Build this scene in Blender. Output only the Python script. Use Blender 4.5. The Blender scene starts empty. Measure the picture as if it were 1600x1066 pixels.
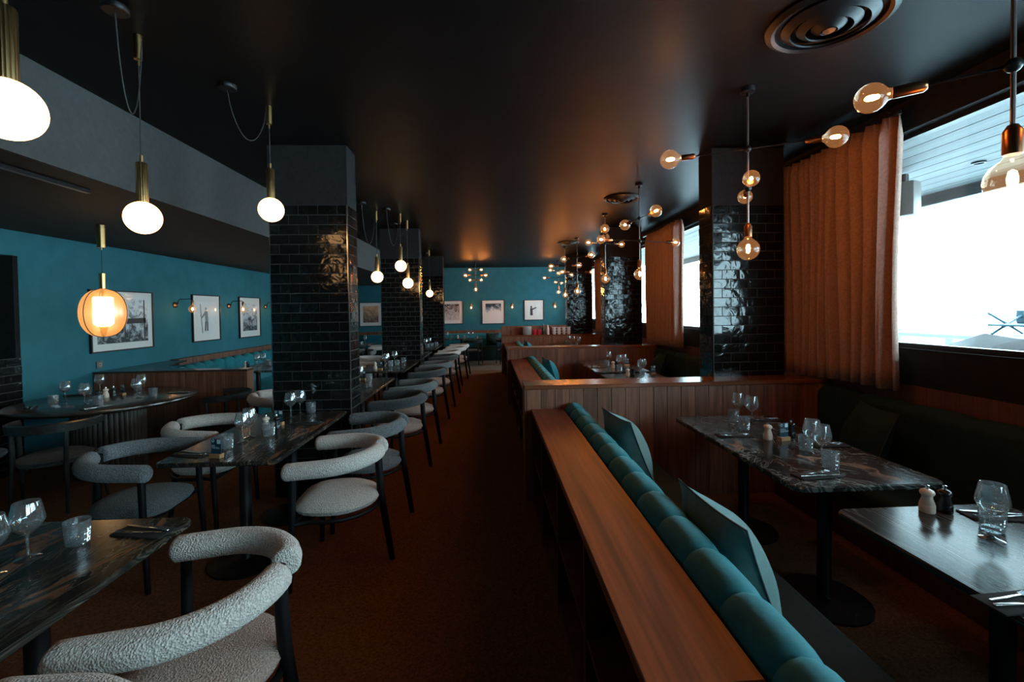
import bpy, bmesh, math, random
from mathutils import Vector, Matrix
R = math.radians
PI = math.pi
random.seed(7)
scene = bpy.context.scene
COL = scene.collection

# ------------------------------------------------------------------ camera
cam_d = bpy.data.cameras.new('camera')
cam_d.sensor_width = 36.0
cam_d.lens = 708.4 / 1600 * 36.0
cam_d.shift_y = -33.4 / 1600
cam_d.clip_start = 0.02
cam_d.clip_end = 300
cam = bpy.data.objects.new('camera', cam_d)
COL.objects.link(cam)
_yaw, _pitch, _roll = 0.0471663, 0.0199983, R(-0.80585)
fw = Vector((math.sin(_yaw) * math.cos(_pitch), math.cos(_yaw) * math.cos(_pitch), -math.sin(_pitch)))
rt = Vector((math.cos(_yaw), -math.sin(_yaw), 0))
up = rt.cross(fw)
rt, up = rt * math.cos(_roll) + up * math.sin(_roll), up * math.cos(_roll) - rt * math.sin(_roll)
cm = Matrix((rt, up, -fw)).transposed().to_4x4()
cm.translation = (0, 0, 1.6)
cam.matrix_world = cm
scene.camera = cam

# ------------------------------------------------------------------ world, daylight, exposure
world = bpy.data.worlds.new('overcast_sky')
scene.world = world
world.use_nodes = True
bg = world.node_tree.nodes['Background']
bg.inputs[0].default_value = (0.60, 0.88, 1.0, 1)
bg.inputs[1].default_value = 14.0
scene.view_settings.view_transform = 'Standard'
scene.view_settings.look = 'None'
scene.view_settings.gamma = 1.0
scene.view_settings.use_curve_mapping = False
scene.view_settings.exposure = 0.35

WX, WXR, ZC, ZS, YB, YF = -4.87, 2.975, 3.05, 2.492, 15.2, -4.0   # left wall, window wall, ceiling, soffit, back, front
WB, WT = 1.287, 2.837                                              # window sill and head
BAYS = [(-3.7, -0.15), (0.3, 3.85), (4.3, 7.85), (8.3, 11.85), (12.6, 14.4)]  # last bay is unseen, added to brighten the far wall
for i, (a, b) in enumerate(BAYS):                                  # portals: they only guide the sky light through the openings
    ld = bpy.data.lights.new('window_portal', 'AREA')
    ld.shape = 'RECTANGLE'
    ld.size = WT - WB
    ld.size_y = b - a
    ld.cycles.is_portal = True
    lo = bpy.data.objects.new('window_portal', ld)
    lo.location = (WXR + 0.2, (a + b) / 2, (WB + WT) / 2)
    lo.rotation_euler = (0, PI / 2, 0)
    COL.objects.link(lo)
GLOBE_E, BULB_E, SCONCE_E = 6.0, 270.0, 110.0

# ------------------------------------------------------------------ materials
MATS = {}
def newmat(name):
    m = bpy.data.materials.new(name)
    m.use_nodes = True
    MATS[name] = m
    nt = m.node_tree
    return m, nt, nt.nodes['Principled BSDF']
def N(nt, t, **kw):
    n = nt.nodes.new(t)
    for k, v in kw.items():
        if k in n.inputs:
            n.inputs[k].default_value = v
        else:
            setattr(n, k, v)
    return n
def lk(nt, a, b):
    nt.links.new(a, b)
def coords(nt, scale=(1, 1, 1), rnd=True, gen='Object'):
    tc = N(nt, 'ShaderNodeTexCoord')
    mp = N(nt, 'ShaderNodeMapping')
    mp.inputs['Scale'].default_value = scale
    lk(nt, tc.outputs[gen], mp.inputs['Vector'])
    if rnd:
        oi = N(nt, 'ShaderNodeObjectInfo')
        mu = N(nt, 'ShaderNodeVectorMath', operation='SCALE')
        mu.inputs[0].default_value = (17.0, 31.0, 23.0)
        lk(nt, oi.outputs['Random'], mu.inputs['Scale'])
        lk(nt, mu.outputs[0], mp.inputs['Location'])
    return mp.outputs[0]
def ramp(nt, stops, src):
    r = N(nt, 'ShaderNodeValToRGB')
    el = r.color_ramp.elements
    while len(el) < len(stops):
        el.new(0.5)
    for e, (p, c) in zip(el, stops):
        e.position = p
        e.color = (c[0], c[1], c[2], 1)
    lk(nt, src, r.inputs[0])
    return r.outputs[0]
def bump(nt, b, src, strength, dist=0.01):
    bp = N(nt, 'ShaderNodeBump')
    bp.inputs['Strength'].default_value = strength
    bp.inputs['Distance'].default_value = dist
    lk(nt, src, bp.inputs['Height'])
    lk(nt, bp.outputs[0], b.inputs['Normal'])
def simple(name, c, rough=0.5, metal=0.0, spec=0.5, **kw):
    m, nt, b = newmat(name)
    b.inputs['Base Color'].default_value = (*c, 1)
    b.inputs['Roughness'].default_value = rough
    b.inputs['Metallic'].default_value = metal
    b.inputs['Specular IOR Level'].default_value = spec
    for k, v in kw.items():
        b.inputs[k.replace('_', ' ')].default_value = v
    return m
def noisy(name, c0, c1, scale, rough=0.6, bs=0.0, bd=0.004, bscale=None, stretch=(1, 1, 1), spec=0.5, detail=5, dist=0.0, **kw):
    m, nt, b = newmat(name)
    v = coords(nt, stretch)
    n = N(nt, 'ShaderNodeTexNoise', Scale=scale, Detail=detail, Distortion=dist)
    lk(nt, v, n.inputs['Vector'])
    lk(nt, ramp(nt, [(0.3, c0), (0.7, c1)], n.outputs['Fac']), b.inputs['Base Color'])
    b.inputs['Roughness'].default_value = rough
    b.inputs['Specular IOR Level'].default_value = spec
    for k, x in kw.items():
        b.inputs[k.replace('_', ' ')].default_value = x
    if bs:
        n2 = N(nt, 'ShaderNodeTexNoise', Scale=bscale or scale * 4, Detail=3)
        lk(nt, v, n2.inputs['Vector'])
        bump(nt, b, n2.outputs['Fac'], bs, bd)
    return m
def wood(name, dark, light, axis, rough=0.32, scale=1.0):
    m, nt, b = newmat(name)
    s = [14 * scale] * 3
    s['xyz'.index(axis)] = 0.9 * scale
    v = coords(nt, s)
    n = N(nt, 'ShaderNodeTexNoise', Scale=1.0, Detail=7, Distortion=1.1)
    lk(nt, v, n.inputs['Vector'])
    s2 = [90 * scale] * 3
    s2['xyz'.index(axis)] = 2.5 * scale
    v2 = coords(nt, s2)
    n2 = N(nt, 'ShaderNodeTexNoise', Scale=1.0, Detail=4)
    lk(nt, v2, n2.inputs['Vector'])
    mid = [(a + c) / 2 for a, c in zip(dark, light)]
    col = ramp(nt, [(0.28, dark), (0.45, mid), (0.62, light), (0.75, mid)], n.outputs['Fac'])
    g = ramp(nt, [(0.3, (0.6, 0.6, 0.6)), (0.7, (1.1, 1.1, 1.1))], n2.outputs['Fac'])
    mx = N(nt, 'ShaderNodeMix', data_type='RGBA', blend_type='MULTIPLY')
    mx.inputs[0].default_value = 1.0
    lk(nt, col, mx.inputs[6]); lk(nt, g, mx.inputs[7])
    oi = N(nt, 'ShaderNodeObjectInfo')
    mr = N(nt, 'ShaderNodeMapRange')
    mr.inputs[3].default_value = 0.75; mr.inputs[4].default_value = 1.2
    lk(nt, oi.outputs['Random'], mr.inputs[0])
    hs = N(nt, 'ShaderNodeHueSaturation')
    lk(nt, mr.outputs[0], hs.inputs['Value']); lk(nt, mx.outputs[2], hs.inputs['Color'])
    lk(nt, hs.outputs[0], b.inputs['Base Color'])
    b.inputs['Roughness'].default_value = rough
    bump(nt, b, n2.outputs['Fac'], 0.15, 0.002)
    return m
def marble(name, stretch, sc, vein, warm):
    m, nt, b = newmat(name)
    v = coords(nt, stretch)
    n0 = N(nt, 'ShaderNodeTexNoise', Scale=1.6 * sc, Detail=3, Distortion=0.8)
    lk(nt, v, n0.inputs['Vector'])
    mx = N(nt, 'ShaderNodeVectorMath', operation='MULTIPLY_ADD')
    mx.inputs[1].default_value = (1.5, 1.5, 1.5)
    lk(nt, n0.outputs['Color'], mx.inputs[0]); lk(nt, v, mx.inputs[2])
    n1 = N(nt, 'ShaderNodeTexNoise', Scale=2.3 * sc, Detail=5, Distortion=1.6, Roughness=0.55)
    lk(nt, mx.outputs[0], n1.inputs['Vector'])
    d = (0.008, 0.011, 0.012)
    g_ = tuple(c * 0.2 for c in vein)
    h_ = tuple(c * 0.5 for c in vein)
    c1 = ramp(nt, [(0.28, d), (0.39, g_), (0.415, h_), (0.43, d), (0.475, g_), (0.492, vein), (0.505, g_), (0.56, d), (0.585, h_), (0.60, g_), (0.70, d)], n1.outputs['Fac'])
    n2 = N(nt, 'ShaderNodeTexNoise', Scale=1.7 * sc, Detail=6, Distortion=1.3)
    lk(nt, mx.outputs[0], n2.inputs['Vector'])
    f2 = ramp(nt, [(0.58, (0, 0, 0)), (0.63, (0.85, 0.85, 0.85)), (0.67, (0.0, 0.0, 0.0))], n2.outputs['Fac'])
    mc = N(nt, 'ShaderNodeMix', data_type='RGBA')
    lk(nt, f2, mc.inputs[0]); lk(nt, c1, mc.inputs[6])
    mc.inputs[7].default_value = (*warm, 1)
    lk(nt, mc.outputs[2], b.inputs['Base Color'])
    b.inputs['Roughness'].default_value = 0.2
    b.inputs['Specular IOR Level'].default_value = 0.22 if sc < 1.5 else 0.08
    return m
def emit(name, c, s, sampling=True):
    m, nt, b = newmat(name)
    nt.nodes.remove(b)
    e = N(nt, 'ShaderNodeEmission')
    e.inputs[0].default_value = (*c, 1); e.inputs[1].default_value = s
    lk(nt, e.outputs[0], nt.nodes['Material Output'].inputs[0])
    return m
def thin_glass(name, tint, gloss_rough=0.0, em=None, power=5.0, boost=0.0):
    m, nt, b = newmat(name)
    nt.nodes.remove(b)
    t = N(nt, 'ShaderNodeBsdfTransparent'); t.inputs[0].default_value = (*tint, 1)
    g = N(nt, 'ShaderNodeBsdfGlossy'); g.inputs['Roughness'].default_value = gloss_rough
    lw = N(nt, 'ShaderNodeLayerWeight'); lw.inputs[0].default_value = 0.5
    pw5 = N(nt, 'ShaderNodeMath', operation='POWER'); pw5.inputs[1].default_value = power
    lk(nt, lw.outputs['Facing'], pw5.inputs[0])
    ad = N(nt, 'ShaderNodeMath', operation='MULTIPLY_ADD'); ad.inputs[1].default_value = 0.9; ad.inputs[2].default_value = 0.04 + boost
    lk(nt, pw5.outputs[0], ad.inputs[0]); fac = ad.outputs[0]
    mx = N(nt, 'ShaderNodeMixShader')
    lk(nt, fac, mx.inputs[0]); lk(nt, t.outputs[0], mx.inputs[1]); lk(nt, g.outputs[0], mx.inputs[2])
    out = mx.outputs[0]
    if em:
        e = N(nt, 'ShaderNodeEmission'); e.inputs[0].default_value = (*em[0], 1); e.inputs[1].default_value = em[1]
        ad = N(nt, 'ShaderNodeAddShader')
        lk(nt, out, ad.inputs[0]); lk(nt, e.outputs[0], ad.inputs[1]); out = ad.outputs[0]
        m.cycles.emission_sampling = 'NONE'
    lk(nt, out, nt.nodes['Material Output'].inputs[0])
    return m
def boucle(name, c0, c1):
    m, nt, b = newmat(name)
    v = coords(nt)
    n = N(nt, 'ShaderNodeTexVoronoi', Scale=170.0)
    lk(nt, v, n.inputs['Vector'])
    n2 = N(nt, 'ShaderNodeTexNoise', Scale=120.0, Detail=4)
    lk(nt, v, n2.inputs['Vector'])
    lk(nt, ramp(nt, [(0.3, c0), (0.65, c1)], n2.outputs['Fac']), b.inputs['Base Color'])
    b.inputs['Roughness'].default_value = 0.95
    b.inputs['Specular IOR Level'].default_value = 0.1
    b.inputs['Sheen Weight'].default_value = 0.25
    ad = N(nt, 'ShaderNodeMath', operation='ADD')
    lk(nt, n.outputs['Distance'], ad.inputs[0]); lk(nt, n2.outputs['Fac'], ad.inputs[1])
    bump(nt, b, ad.outputs[0], 0.9, 0.006)
    return m
def velvet(name, c0, c1, sheen=0.5):
    m = noisy(name, c0, c1, 9.0, rough=0.7, bs=0.25, bd=0.003, bscale=60, dist=1.5, spec=0.25)
    b = m.node_tree.nodes['Principled BSDF']
    b.inputs['Sheen Weight'].default_value = sheen
    b.inputs['Sheen Roughness'].default_value = 0.4
    b.inputs['Sheen Tint'].default_value = (0.25, 0.85, 0.95, 1)
    return m
def tile_mat(name):
    m, nt, b = newmat(name)
    v = coords(nt)
    n = N(nt, 'ShaderNodeTexNoise', Scale=11.0, Detail=2, Distortion=0.6)
    lk(nt, v, n.inputs['Vector'])
    b.inputs['Base Color'].default_value = (0.006, 0.007, 0.007, 1)
    b.inputs['Roughness'].default_value = 0.13
    b.inputs['Specular IOR Level'].default_value = 0.5
    bump(nt, b, n.outputs['Fac'], 0.5, 0.01)
    return m
def print_mat(name, kind, tint=(1, 1, 1)):
    m, nt, b = newmat(name)
    v = coords(nt, (1, 1, 1), rnd=True)
    n = N(nt, 'ShaderNodeTexNoise', Scale={'crowd': 14, 'snow': 6, 'street': 11, 'pale': 5, 'dusk': 9}[kind], Detail=7, Distortion=0.7, Roughness=0.7)
    lk(nt, v, n.inputs['Vector'])
    tc = N(nt, 'ShaderNodeTexCoord')
    sp = N(nt, 'ShaderNodeSeparateXYZ'); lk(nt, tc.outputs['Generated'], sp.inputs[0])
    ad = N(nt, 'ShaderNodeMath', operation='MULTIPLY_ADD')
    k = {'crowd': -0.25, 'snow': -0.7, 'street': 0.25, 'pale': 0.15, 'dusk': 0.35}[kind]
    ad.inputs[1].default_value = k; lk(nt, sp.outputs['Z'], ad.inputs[0])
    of = N(nt, 'ShaderNodeMath', operation='ADD'); of.inputs[1].default_value = {'crowd': 0.15, 'snow': 0.45, 'street': -0.12, 'pale': 0.12, 'dusk': -0.15}[kind]
    lk(nt, n.outputs['Fac'], of.inputs[0]); lk(nt, of.outputs[0], ad.inputs[2])
    dk = (0.02, 0.025, 0.03)
    st = {'crowd': [(0.38, dk), (0.5, (0.55, 0.45, 0.42)), (0.75, (0.8, 0.76, 0.72))],
          'snow': [(0.36, (0.02, 0.05, 0.08)), (0.47, (0.35, 0.4, 0.45)), (0.55, (0.85, 0.8, 0.78))],
          'street': [(0.38, dk), (0.48, (0.3, 0.33, 0.36)), (0.6, (0.75, 0.8, 0.82))],
          'pale': [(0.3, (0.35, 0.37, 0.38)), (0.45, (0.7, 0.72, 0.72)), (0.8, (0.85, 0.86, 0.86))],
          'dusk': [(0.3, (0.04, 0.04, 0.05)), (0.5, (0.35, 0.2, 0.13)), (0.75, (0.85, 0.5, 0.28))]}[kind]
    lk(nt, ramp(nt, st, ad.outputs[0]), b.inputs['Base Color'])
    b.inputs['Roughness'].default_value = 0.4
    b.inputs['Coat Weight'].default_value = 0.7
    b.inputs['Coat Roughness'].default_value = 0.04
    return m

noisy('ceiling_paint', (0.006, 0.0065, 0.007), (0.009, 0.0095, 0.01), 4, rough=0.46, bs=0.05, bd=0.002, bscale=60, spec=0.09)
noisy('soffit_plaster', (0.052, 0.056, 0.056), (0.066, 0.07, 0.07), 30, rough=0.85, bs=0.3, bd=0.002, bscale=160)
noisy('pillar_plaster', (0.022, 0.022, 0.023), (0.028, 0.028, 0.029), 30, rough=0.9, bs=0.2, bd=0.002, bscale=120, spec=0.03)
noisy('soffit_under', (0.016, 0.014, 0.012), (0.022, 0.018, 0.016), 8, rough=0.7)
noisy('black_wall', (0.010, 0.011, 0.012), (0.016, 0.017, 0.018), 12, rough=0.8, bs=0.2, bd=0.002, bscale=120, spec=0.12)
noisy('teal_wall', (0.020, 0.140, 0.182), (0.028, 0.17, 0.215), 5, rough=0.75, bs=0.3, bd=0.002, bscale=140, spec=0.3)
noisy('carpet', (0.10, 0.044, 0.02), (0.25, 0.11, 0.052), 90, rough=0.95, bs=0.6, bd=0.006, bscale=260, spec=0.1, detail=8)
wood('floorboards', (0.11, 0.08, 0.055), (0.2, 0.15, 0.1), 'x', rough=0.5)
wood('walnut_top', (0.06, 0.012, 0.005), (0.30, 0.068, 0.026), 'y', rough=0.4, scale=0.7)
wood('walnut_cap', (0.14, 0.042, 0.016), (0.29, 0.1, 0.045), 'x', rough=0.26)
wood('walnut_plank', (0.11, 0.042, 0.025), (0.28, 0.125, 0.072), 'z', rough=0.42)
wood('walnut_dark', (0.055, 0.018, 0.009), (0.11, 0.037, 0.018), 'z', rough=0.5)
wood('oak_block', (0.35, 0.17, 0.07), (0.55, 0.3, 0.13), 'x', rough=0.5)
wood('ebony_wood', (0.012, 0.012, 0.012), (0.03, 0.03, 0.03), 'x', rough=0.35)
wood('flute_wood', (0.05, 0.042, 0.035), (0.1, 0.085, 0.07), 'z', rough=0.5)
wood('round_top', (0.035, 0.024, 0.018), (0.07, 0.05, 0.038), 'x', rough=0.22)
wood('eave_plank', (0.035, 0.042, 0.045), (0.07, 0.08, 0.082), 'y', rough=0.6, scale=0.5)
marble('marble_swirl', (1, 0.8, 1), 0.75, (0.20, 0.225, 0.21), (0.28, 0.17, 0.11))
marble('marble_brown_warm_lit', (1, 0.4, 1), 1.3, (0.13, 0.11, 0.085), (0.24, 0.11, 0.055))  # brown veins, with warm bulb light on the left tables put into the tone
marble('marble_streak', (1, 0.16, 1), 1.6, (0.14, 0.14, 0.125), (0.12, 0.08, 0.055))
tile_mat('black_tile')
simple('grout', (0.06, 0.06, 0.06), 0.9, 0, 0.1)
simple('black_metal', (0.007, 0.007, 0.008), 0.4, 0.0, 0.3)
simple('black_wood_leg', (0.005, 0.005, 0.006), 0.5, 0.0, 0.2)
simple('brass', (0.62, 0.40, 0.17), 0.28, 1.0)
simple('copper_socket', (0.35, 0.16, 0.08), 0.3, 1.0)
simple('steel', (0.6, 0.6, 0.6), 0.2, 1.0)
simple('cord_black', (0.04, 0.04, 0.04), 0.6)
simple('rod_grey', (0.25, 0.22, 0.2), 0.35, 0.9)
boucle('boucle_ivory', (0.50, 0.45, 0.41), (0.78, 0.72, 0.67))
boucle('boucle_grey', (0.07, 0.085, 0.092), (0.19, 0.21, 0.22))
boucle('boucle_charcoal', (0.022, 0.028, 0.031), (0.07, 0.08, 0.085))
boucle('boucle_taupe_warm_lit', (0.36, 0.27, 0.22), (0.56, 0.43, 0.36))  # warm bulb light on the seats is put into this taupe
velvet('teal_velvet', (0.010, 0.15, 0.19), (0.016, 0.21, 0.255), 0.3)
velvet('dark_velvet', (0.004, 0.022, 0.024), (0.007, 0.032, 0.034), 0.05)
velvet('sage_velvet', (0.10, 0.16, 0.155), (0.15, 0.22, 0.21), 0.6)
simple('piping', (0.02, 0.035, 0.038), 0.6)
m = noisy('curtain_cloth', (0.29, 0.18, 0.145), (0.41, 0.26, 0.21), 60, rough=0.9, bs=0.35, bd=0.002, bscale=320, spec=0.1)
simple('frame_black', (0.015, 0.012, 0.011), 0.4)
simple('mat_board', (0.8, 0.79, 0.77), 0.7, 0, 0.3, Coat_Weight=0.4, Coat_Roughness=0.05)
for k in ('crowd', 'snow', 'street', 'pale', 'dusk'):
    print_mat('print_' + k, k)
simple('ink_figure', (0.035, 0.04, 0.045), 0.6)
simple('ink_grey', (0.25, 0.27, 0.28), 0.6)
emit('opal_globe', (1.0, 0.53, 0.21), GLOBE_E)
emit('opal_cylinder', (1.0, 0.82, 0.60), 7.0)
emit('filament', (1.0, 0.34, 0.075), BULB_E)
emit('filament_sconce', (1.0, 0.50, 0.18), SCONCE_E)
thin_glass('bulb_glass', (1.0, 0.90, 0.76), 0.0, em=((1.0, 0.42, 0.15), 0.10))
thin_glass('window_glass', (0.94, 0.97, 0.97))
thin_glass('cage_mesh', (1.0, 0.74, 0.42), 0.35, boost=0.22, em=((1.0, 0.42, 0.10), 0.35))
thin_glass('clear_glass', (0.95, 0.97, 0.97), 0.02, boost=0.05, power=2.0)
thin_glass('cut_glass', (0.80, 0.84, 0.85), 0.04, boost=0.16)
for _name, _f in (('cut_glass', 0.08), ('clear_glass', 0.045)):      # whitish diffuse mixed in, standing for bright refraction in the glass
    _nt = MATS[_name].node_tree
    _df = N(_nt, 'ShaderNodeBsdfTranslucent'); _df.inputs[0].default_value = (0.85, 0.88, 0.9, 1)
    _dd = N(_nt, 'ShaderNodeBsdfDiffuse'); _dd.inputs[0].default_value = (0.85, 0.88, 0.9, 1)
    _m1 = N(_nt, 'ShaderNodeMixShader'); _m1.inputs[0].default_value = 0.5
    _m2 = N(_nt, 'ShaderNodeMixShader'); _m2.inputs[0].default_value = _f
    _out = _nt.nodes['Material Output']
    _src = _out.inputs[0].links[0].from_socket
    lk(_nt, _df.outputs[0], _m1.inputs[1]); lk(_nt, _dd.outputs[0], _m1.inputs[2])
    lk(_nt, _src, _m2.inputs[1]); lk(_nt, _m1.outputs[0], _m2.inputs[2]); lk(_nt, _m2.outputs[0], _out.inputs[0])
simple('salt_cream', (0.75, 0.62, 0.52), 0.3)
simple('pepper_black', (0.010, 0.010, 0.011), 0.25)
simple('napkin_cloth', (0.008, 0.010, 0.011), 0.9)
simple('card_navy', (0.012, 0.045, 0.07), 0.4)
simple('card_print', (0.55, 0.66, 0.7), 0.5)
simple('white_ceramic', (0.8, 0.78, 0.75), 0.2)
simple('red_ceramic', (0.65, 0.03, 0.05), 0.3)
simple('bottle_dark', (0.02, 0.035, 0.03), 0.1)
noisy('snow', (0.82, 0.86, 0.9), (0.9, 0.93, 0.95), 3, rough=0.8, bs=0.5, bd=0.05, bscale=4)
simple('white_paint', (0.16, 0.18, 0.19), 0.5)
simple('terrace_blue', (0.02, 0.055, 0.075), 0.5)
simple('socket_grey', (0.12, 0.11, 0.10), 0.4)

# ------------------------------------------------------------------ mesh helpers
class MB:
    def __init__(s):
        s.v = []; s.f = []
    def add(s, vs, fs):
        o = len(s.v)
        s.v += [tuple(p) for p in vs]
        s.f += [tuple(i + o for i in f) for f in fs]
        return s
    def box(s, x0, y0, z0, x1, y1, z1):
        return s.add([(x0, y0, z0), (x1, y0, z0), (x1, y1, z0), (x0, y1, z0), (x0, y0, z1), (x1, y0, z1), (x1, y1, z1), (x0, y1, z1)],
                     [(0, 3, 2, 1), (4, 5, 6, 7), (0, 1, 5, 4), (1, 2, 6, 5), (2, 3, 7, 6), (3, 0, 4, 7)])
    def rbox(s, x0, y0, z0, x1, y1, z1, r=0.01, seg=2):
        bm = bmesh.new()
        bmesh.ops.create_cube(bm, size=1.0)
        for v in bm.verts:
            v.co = Vector(((x0 + x1) / 2 + v.co.x * (x1 - x0), (y0 + y1) / 2 + v.co.y * (y1 - y0), (z0 + z1) / 2 + v.co.z * (z1 - z0)))
        bmesh.ops.bevel(bm, geom=bm.edges[:], offset=r, segments=seg, affect='EDGES', profile=0.5)
        bm.verts.index_update()
        s.add([v.co[:] for v in bm.verts], [[v.index for v in f.verts] for f in bm.faces])
        bm.free()
        return s
    def prism(s, pts, z0, z1):
        n = len(pts)
        vs = [(x, y, z0) for x, y in pts] + [(x, y, z1) for x, y in pts]
        fs = [tuple(range(n))[::-1], tuple(range(n, 2 * n))] + [(i, (i + 1) % n, n + (i + 1) % n, n + i) for i in range(n)]
        return s.add(vs, fs)
    def lathe(s, prof, n=24, o=(0, 0, 0), closed=False, sx=1, sy=1):
        vs = []; fs = []
        for r, z in prof:
            for k in range(n):
                a = 2 * PI * k / n
                vs.append((o[0] + r * math.cos(a) * sx, o[1] + r * math.sin(a) * sy, o[2] + z))
        m = len(prof)
        for i in range(m - 1 if not closed else m):
            j = (i + 1) % m
            for k in range(n):
                l = (k + 1) % n
                fs.append((i * n + k, i * n + l, j * n + l, j * n + k))
        return s.add(vs, fs)
    def sweep(s, path, rad, n=10, cap=True):
        path = [Vector(p) for p in path]
        if not hasattr(rad, '__len__'):
            rad = [rad] * len(path)
        rings = []
        u = None
        for i, p in enumerate(path):
            t = (path[min(i + 1, len(path) - 1)] - path[max(i - 1, 0)]).normalized()
            if u is None:
                a = Vector((0, 0, 1)) if abs(t.z) < 0.9 else Vector((1, 0, 0))
                u = t.cross(a).normalized()
            u = (u - t * u.dot(t)).normalized()
            w = t.cross(u)
            rings.append([p + (u * math.cos(2 * PI * k / n) + w * math.sin(2 * PI * k / n)) * rad[i] for k in range(n)])
        vs = [v[:] for r in rings for v in r]
        fs = [(i * n + k, i * n + (k + 1) % n, (i + 1) * n + (k + 1) % n, (i + 1) * n + k) for i in range(len(rings) - 1) for k in range(n)]
        if cap:
            fs += [tuple(range(n))[::-1], tuple(range((len(rings) - 1) * n, len(rings) * n))]
        return s.add(vs, fs)
    def ball(s, c, r, n=16, m=10, sz=1.0):
        return s.lathe([(max(r * math.sin(PI * i / m), 1e-4), -r * sz * math.cos(PI * i / m)) for i in range(m + 1)], n, c)
    def rot(s, mat):
        s.v = [tuple(mat @ Vector(p)) for p in s.v]
        return s
    def mesh(s, name, mat, smooth=True):
        me = bpy.data.meshes.new(name)
        me.from_pydata(s.v, [], s.f)
        bm = bmesh.new(); bm.from_mesh(me)
        bmesh.ops.recalc_face_normals(bm, faces=bm.faces[:])
        bm.to_mesh(me); bm.free()
        if mat:
            me.materials.append(MATS[mat])
        if smooth:
            me.polygons.foreach_set('use_smooth', [True] * len(me.polygons))
            try:
                me.set_sharp_from_angle(angle=R(40))
            except Exception:
                pass
        return me
    def build(s, name, mat, parent=None, loc=None, rz=0.0, smooth=True):
        return put(name, s.mesh(name, mat, smooth), parent, loc, rz)
def put(name, me, parent=None, loc=None, rz=0.0, rot=None):
    o = bpy.data.objects.new(name, me)
    COL.objects.link(o)
    if parent:
        o.parent = parent
    if loc is not None:
        o.location = loc
    o.rotation_euler = rot or (0, 0, rz)
    return o
def tag(o, label, cat, group=None):
    o['label'] = label; o['category'] = cat
    if group:
        o['group'] = group
    return o
def thing(name, label, cat, loc=(0, 0, 0), rz=0.0, group=None):
    o = put(name, None, None, loc, rz)
    o.empty_display_size = 0.1
    return tag(o, label, cat, group)
def struct(o, label=None):
    o['kind'] = 'structure'
    if label:
        o['label'] = label
    return o
def dup(root, loc, rz, label, group=None, mats=None):
    def cp(o, par):
        c = o.copy()
        COL.objects.link(c)
        c.parent = par
        for ch in list(o.children):
            cp(ch, c)
        return c
    r = cp(root, None)
    r.location = loc
    r.rotation_euler = (0, 0, rz)
    r['label'] = label
    if group:
        r['group'] = group
    return r

# ------------------------------------------------------------------ room shell
struct(MB().box(WX - 0.3, YF, -0.1, WXR + 0.25, 12.2, 0.0).build('floor', 'carpet', smooth=False), 'dark rust brown carpet floor of the aisle and booths')
struct(MB().box(WX - 0.3, 12.2, -0.1, WXR + 0.25, YB, 0.0).build('floor_back', 'floorboards', smooth=False), 'pale boarded floor at the far end of the room')
struct(MB().box(WX - 0.3, YF - 0.2, ZC, WXR + 0.25, YB + 0.2, ZC + 0.15).build('ceiling', 'ceiling_paint', smooth=False), 'satin black ceiling')
sf = struct(MB().box(-2.585, YF, ZS, -2.56, YB, ZC).build('ceiling_soffit', 'soffit_plaster', smooth=False), 'grey vertical face of the lowered ceiling along the left')
MB().box(WX, YF, ZS, -2.585, YB, ZS + 0.05).build('soffit_underside', 'soffit_under', sf, smooth=False)
# back wall
struct(MB().box(WX - 0.3, YB, 0, WXR + 0.25, YB + 0.2, ZC).build('wall_back', 'teal_wall', smooth=False), 'teal wall at the far end')
struct(MB().box(WX - 0.3, YF - 0.2, 0, WXR + 0.25, YF, ZC).build('wall_front', 'black_wall', smooth=False), 'black wall behind the viewer')
# left wall with tiled dado and niche near the camera
wl = MB()
wl.box(WX - 0.2, 4.93, 0, WX, YB, ZS)
wl.box(WX - 0.2, YF, 0, WX, 3.7, ZS)
wl.box(WX - 0.2, 3.7, 2.235, WX, 4.93, ZS)
wl.box(WX - 0.2, 3.7, 0, WX - 0.012, 4.93, 1.15)
wl.box(WX - 0.24, 3.6, 1.1, WX - 0.16, 5.0, 2.3)
wlo = struct(wl.build('wall_left', 'teal_wall', smooth=False), 'teal wall along the left with framed pictures')
MB().box(WX - 0.16, 4.88, 1.15, WX - 0.002, 4.945, 2.235).build('niche_reveal', 'black_wall', wlo, smooth=False)
# window wall
wr = MB()
wr.box(WXR, YF, 0, WXR + 0.2, YB, WB)
wr.box(WXR, YF, WT, WXR + 0.2, YB, ZC)
ys = [YF] + [y for ab in BAYS for y in ab] + [YB]
for i in range(0, len(ys), 2):
    wr.box(WXR, ys[i], WB, WXR + 0.2, ys[i + 1], WT)
struct(wr.build('wall_right', 'black_wall', smooth=False), 'black window wall along the right')
for i, (a, b) in enumerate(BAYS):  # the last window is the unseen one added for light
    w = struct(put('window_%d' % (i + 1), None, None, (WXR + 0.1, a, WB)), 'wide window onto the snowy terrace, bay %d' % (i + 1))
    L, H = b - a, WT - WB
    MB().box(-0.004, 0.03, 0.03, 0.004, L - 0.03, H - 0.03).build('pane', 'window_glass', w, smooth=False)
    fr = MB()
    fr.box(-0.03, 0, 0, 0.03, L, 0.035).box(-0.03, 0, H - 0.035, 0.03, L, H).box(-0.03, 0, 0.035, 0.03, 0.035, H - 0.035).box(-0.03, L - 0.035, 0.035, 0.03, L, H - 0.035)
    fr.build('frame', 'black_metal', w, smooth=False)
    MB().box(-0.1, 0, -0.012, 0.1, L, 0.002).build('sill', 'black_wall', w, smooth=False)
struct(MB().box(WXR - 0.02, YF, 0.0, WXR, YB, 1.03).build('trim_1', 'walnut_dark', smooth=False), 'dark walnut wainscot below the windows')
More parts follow.
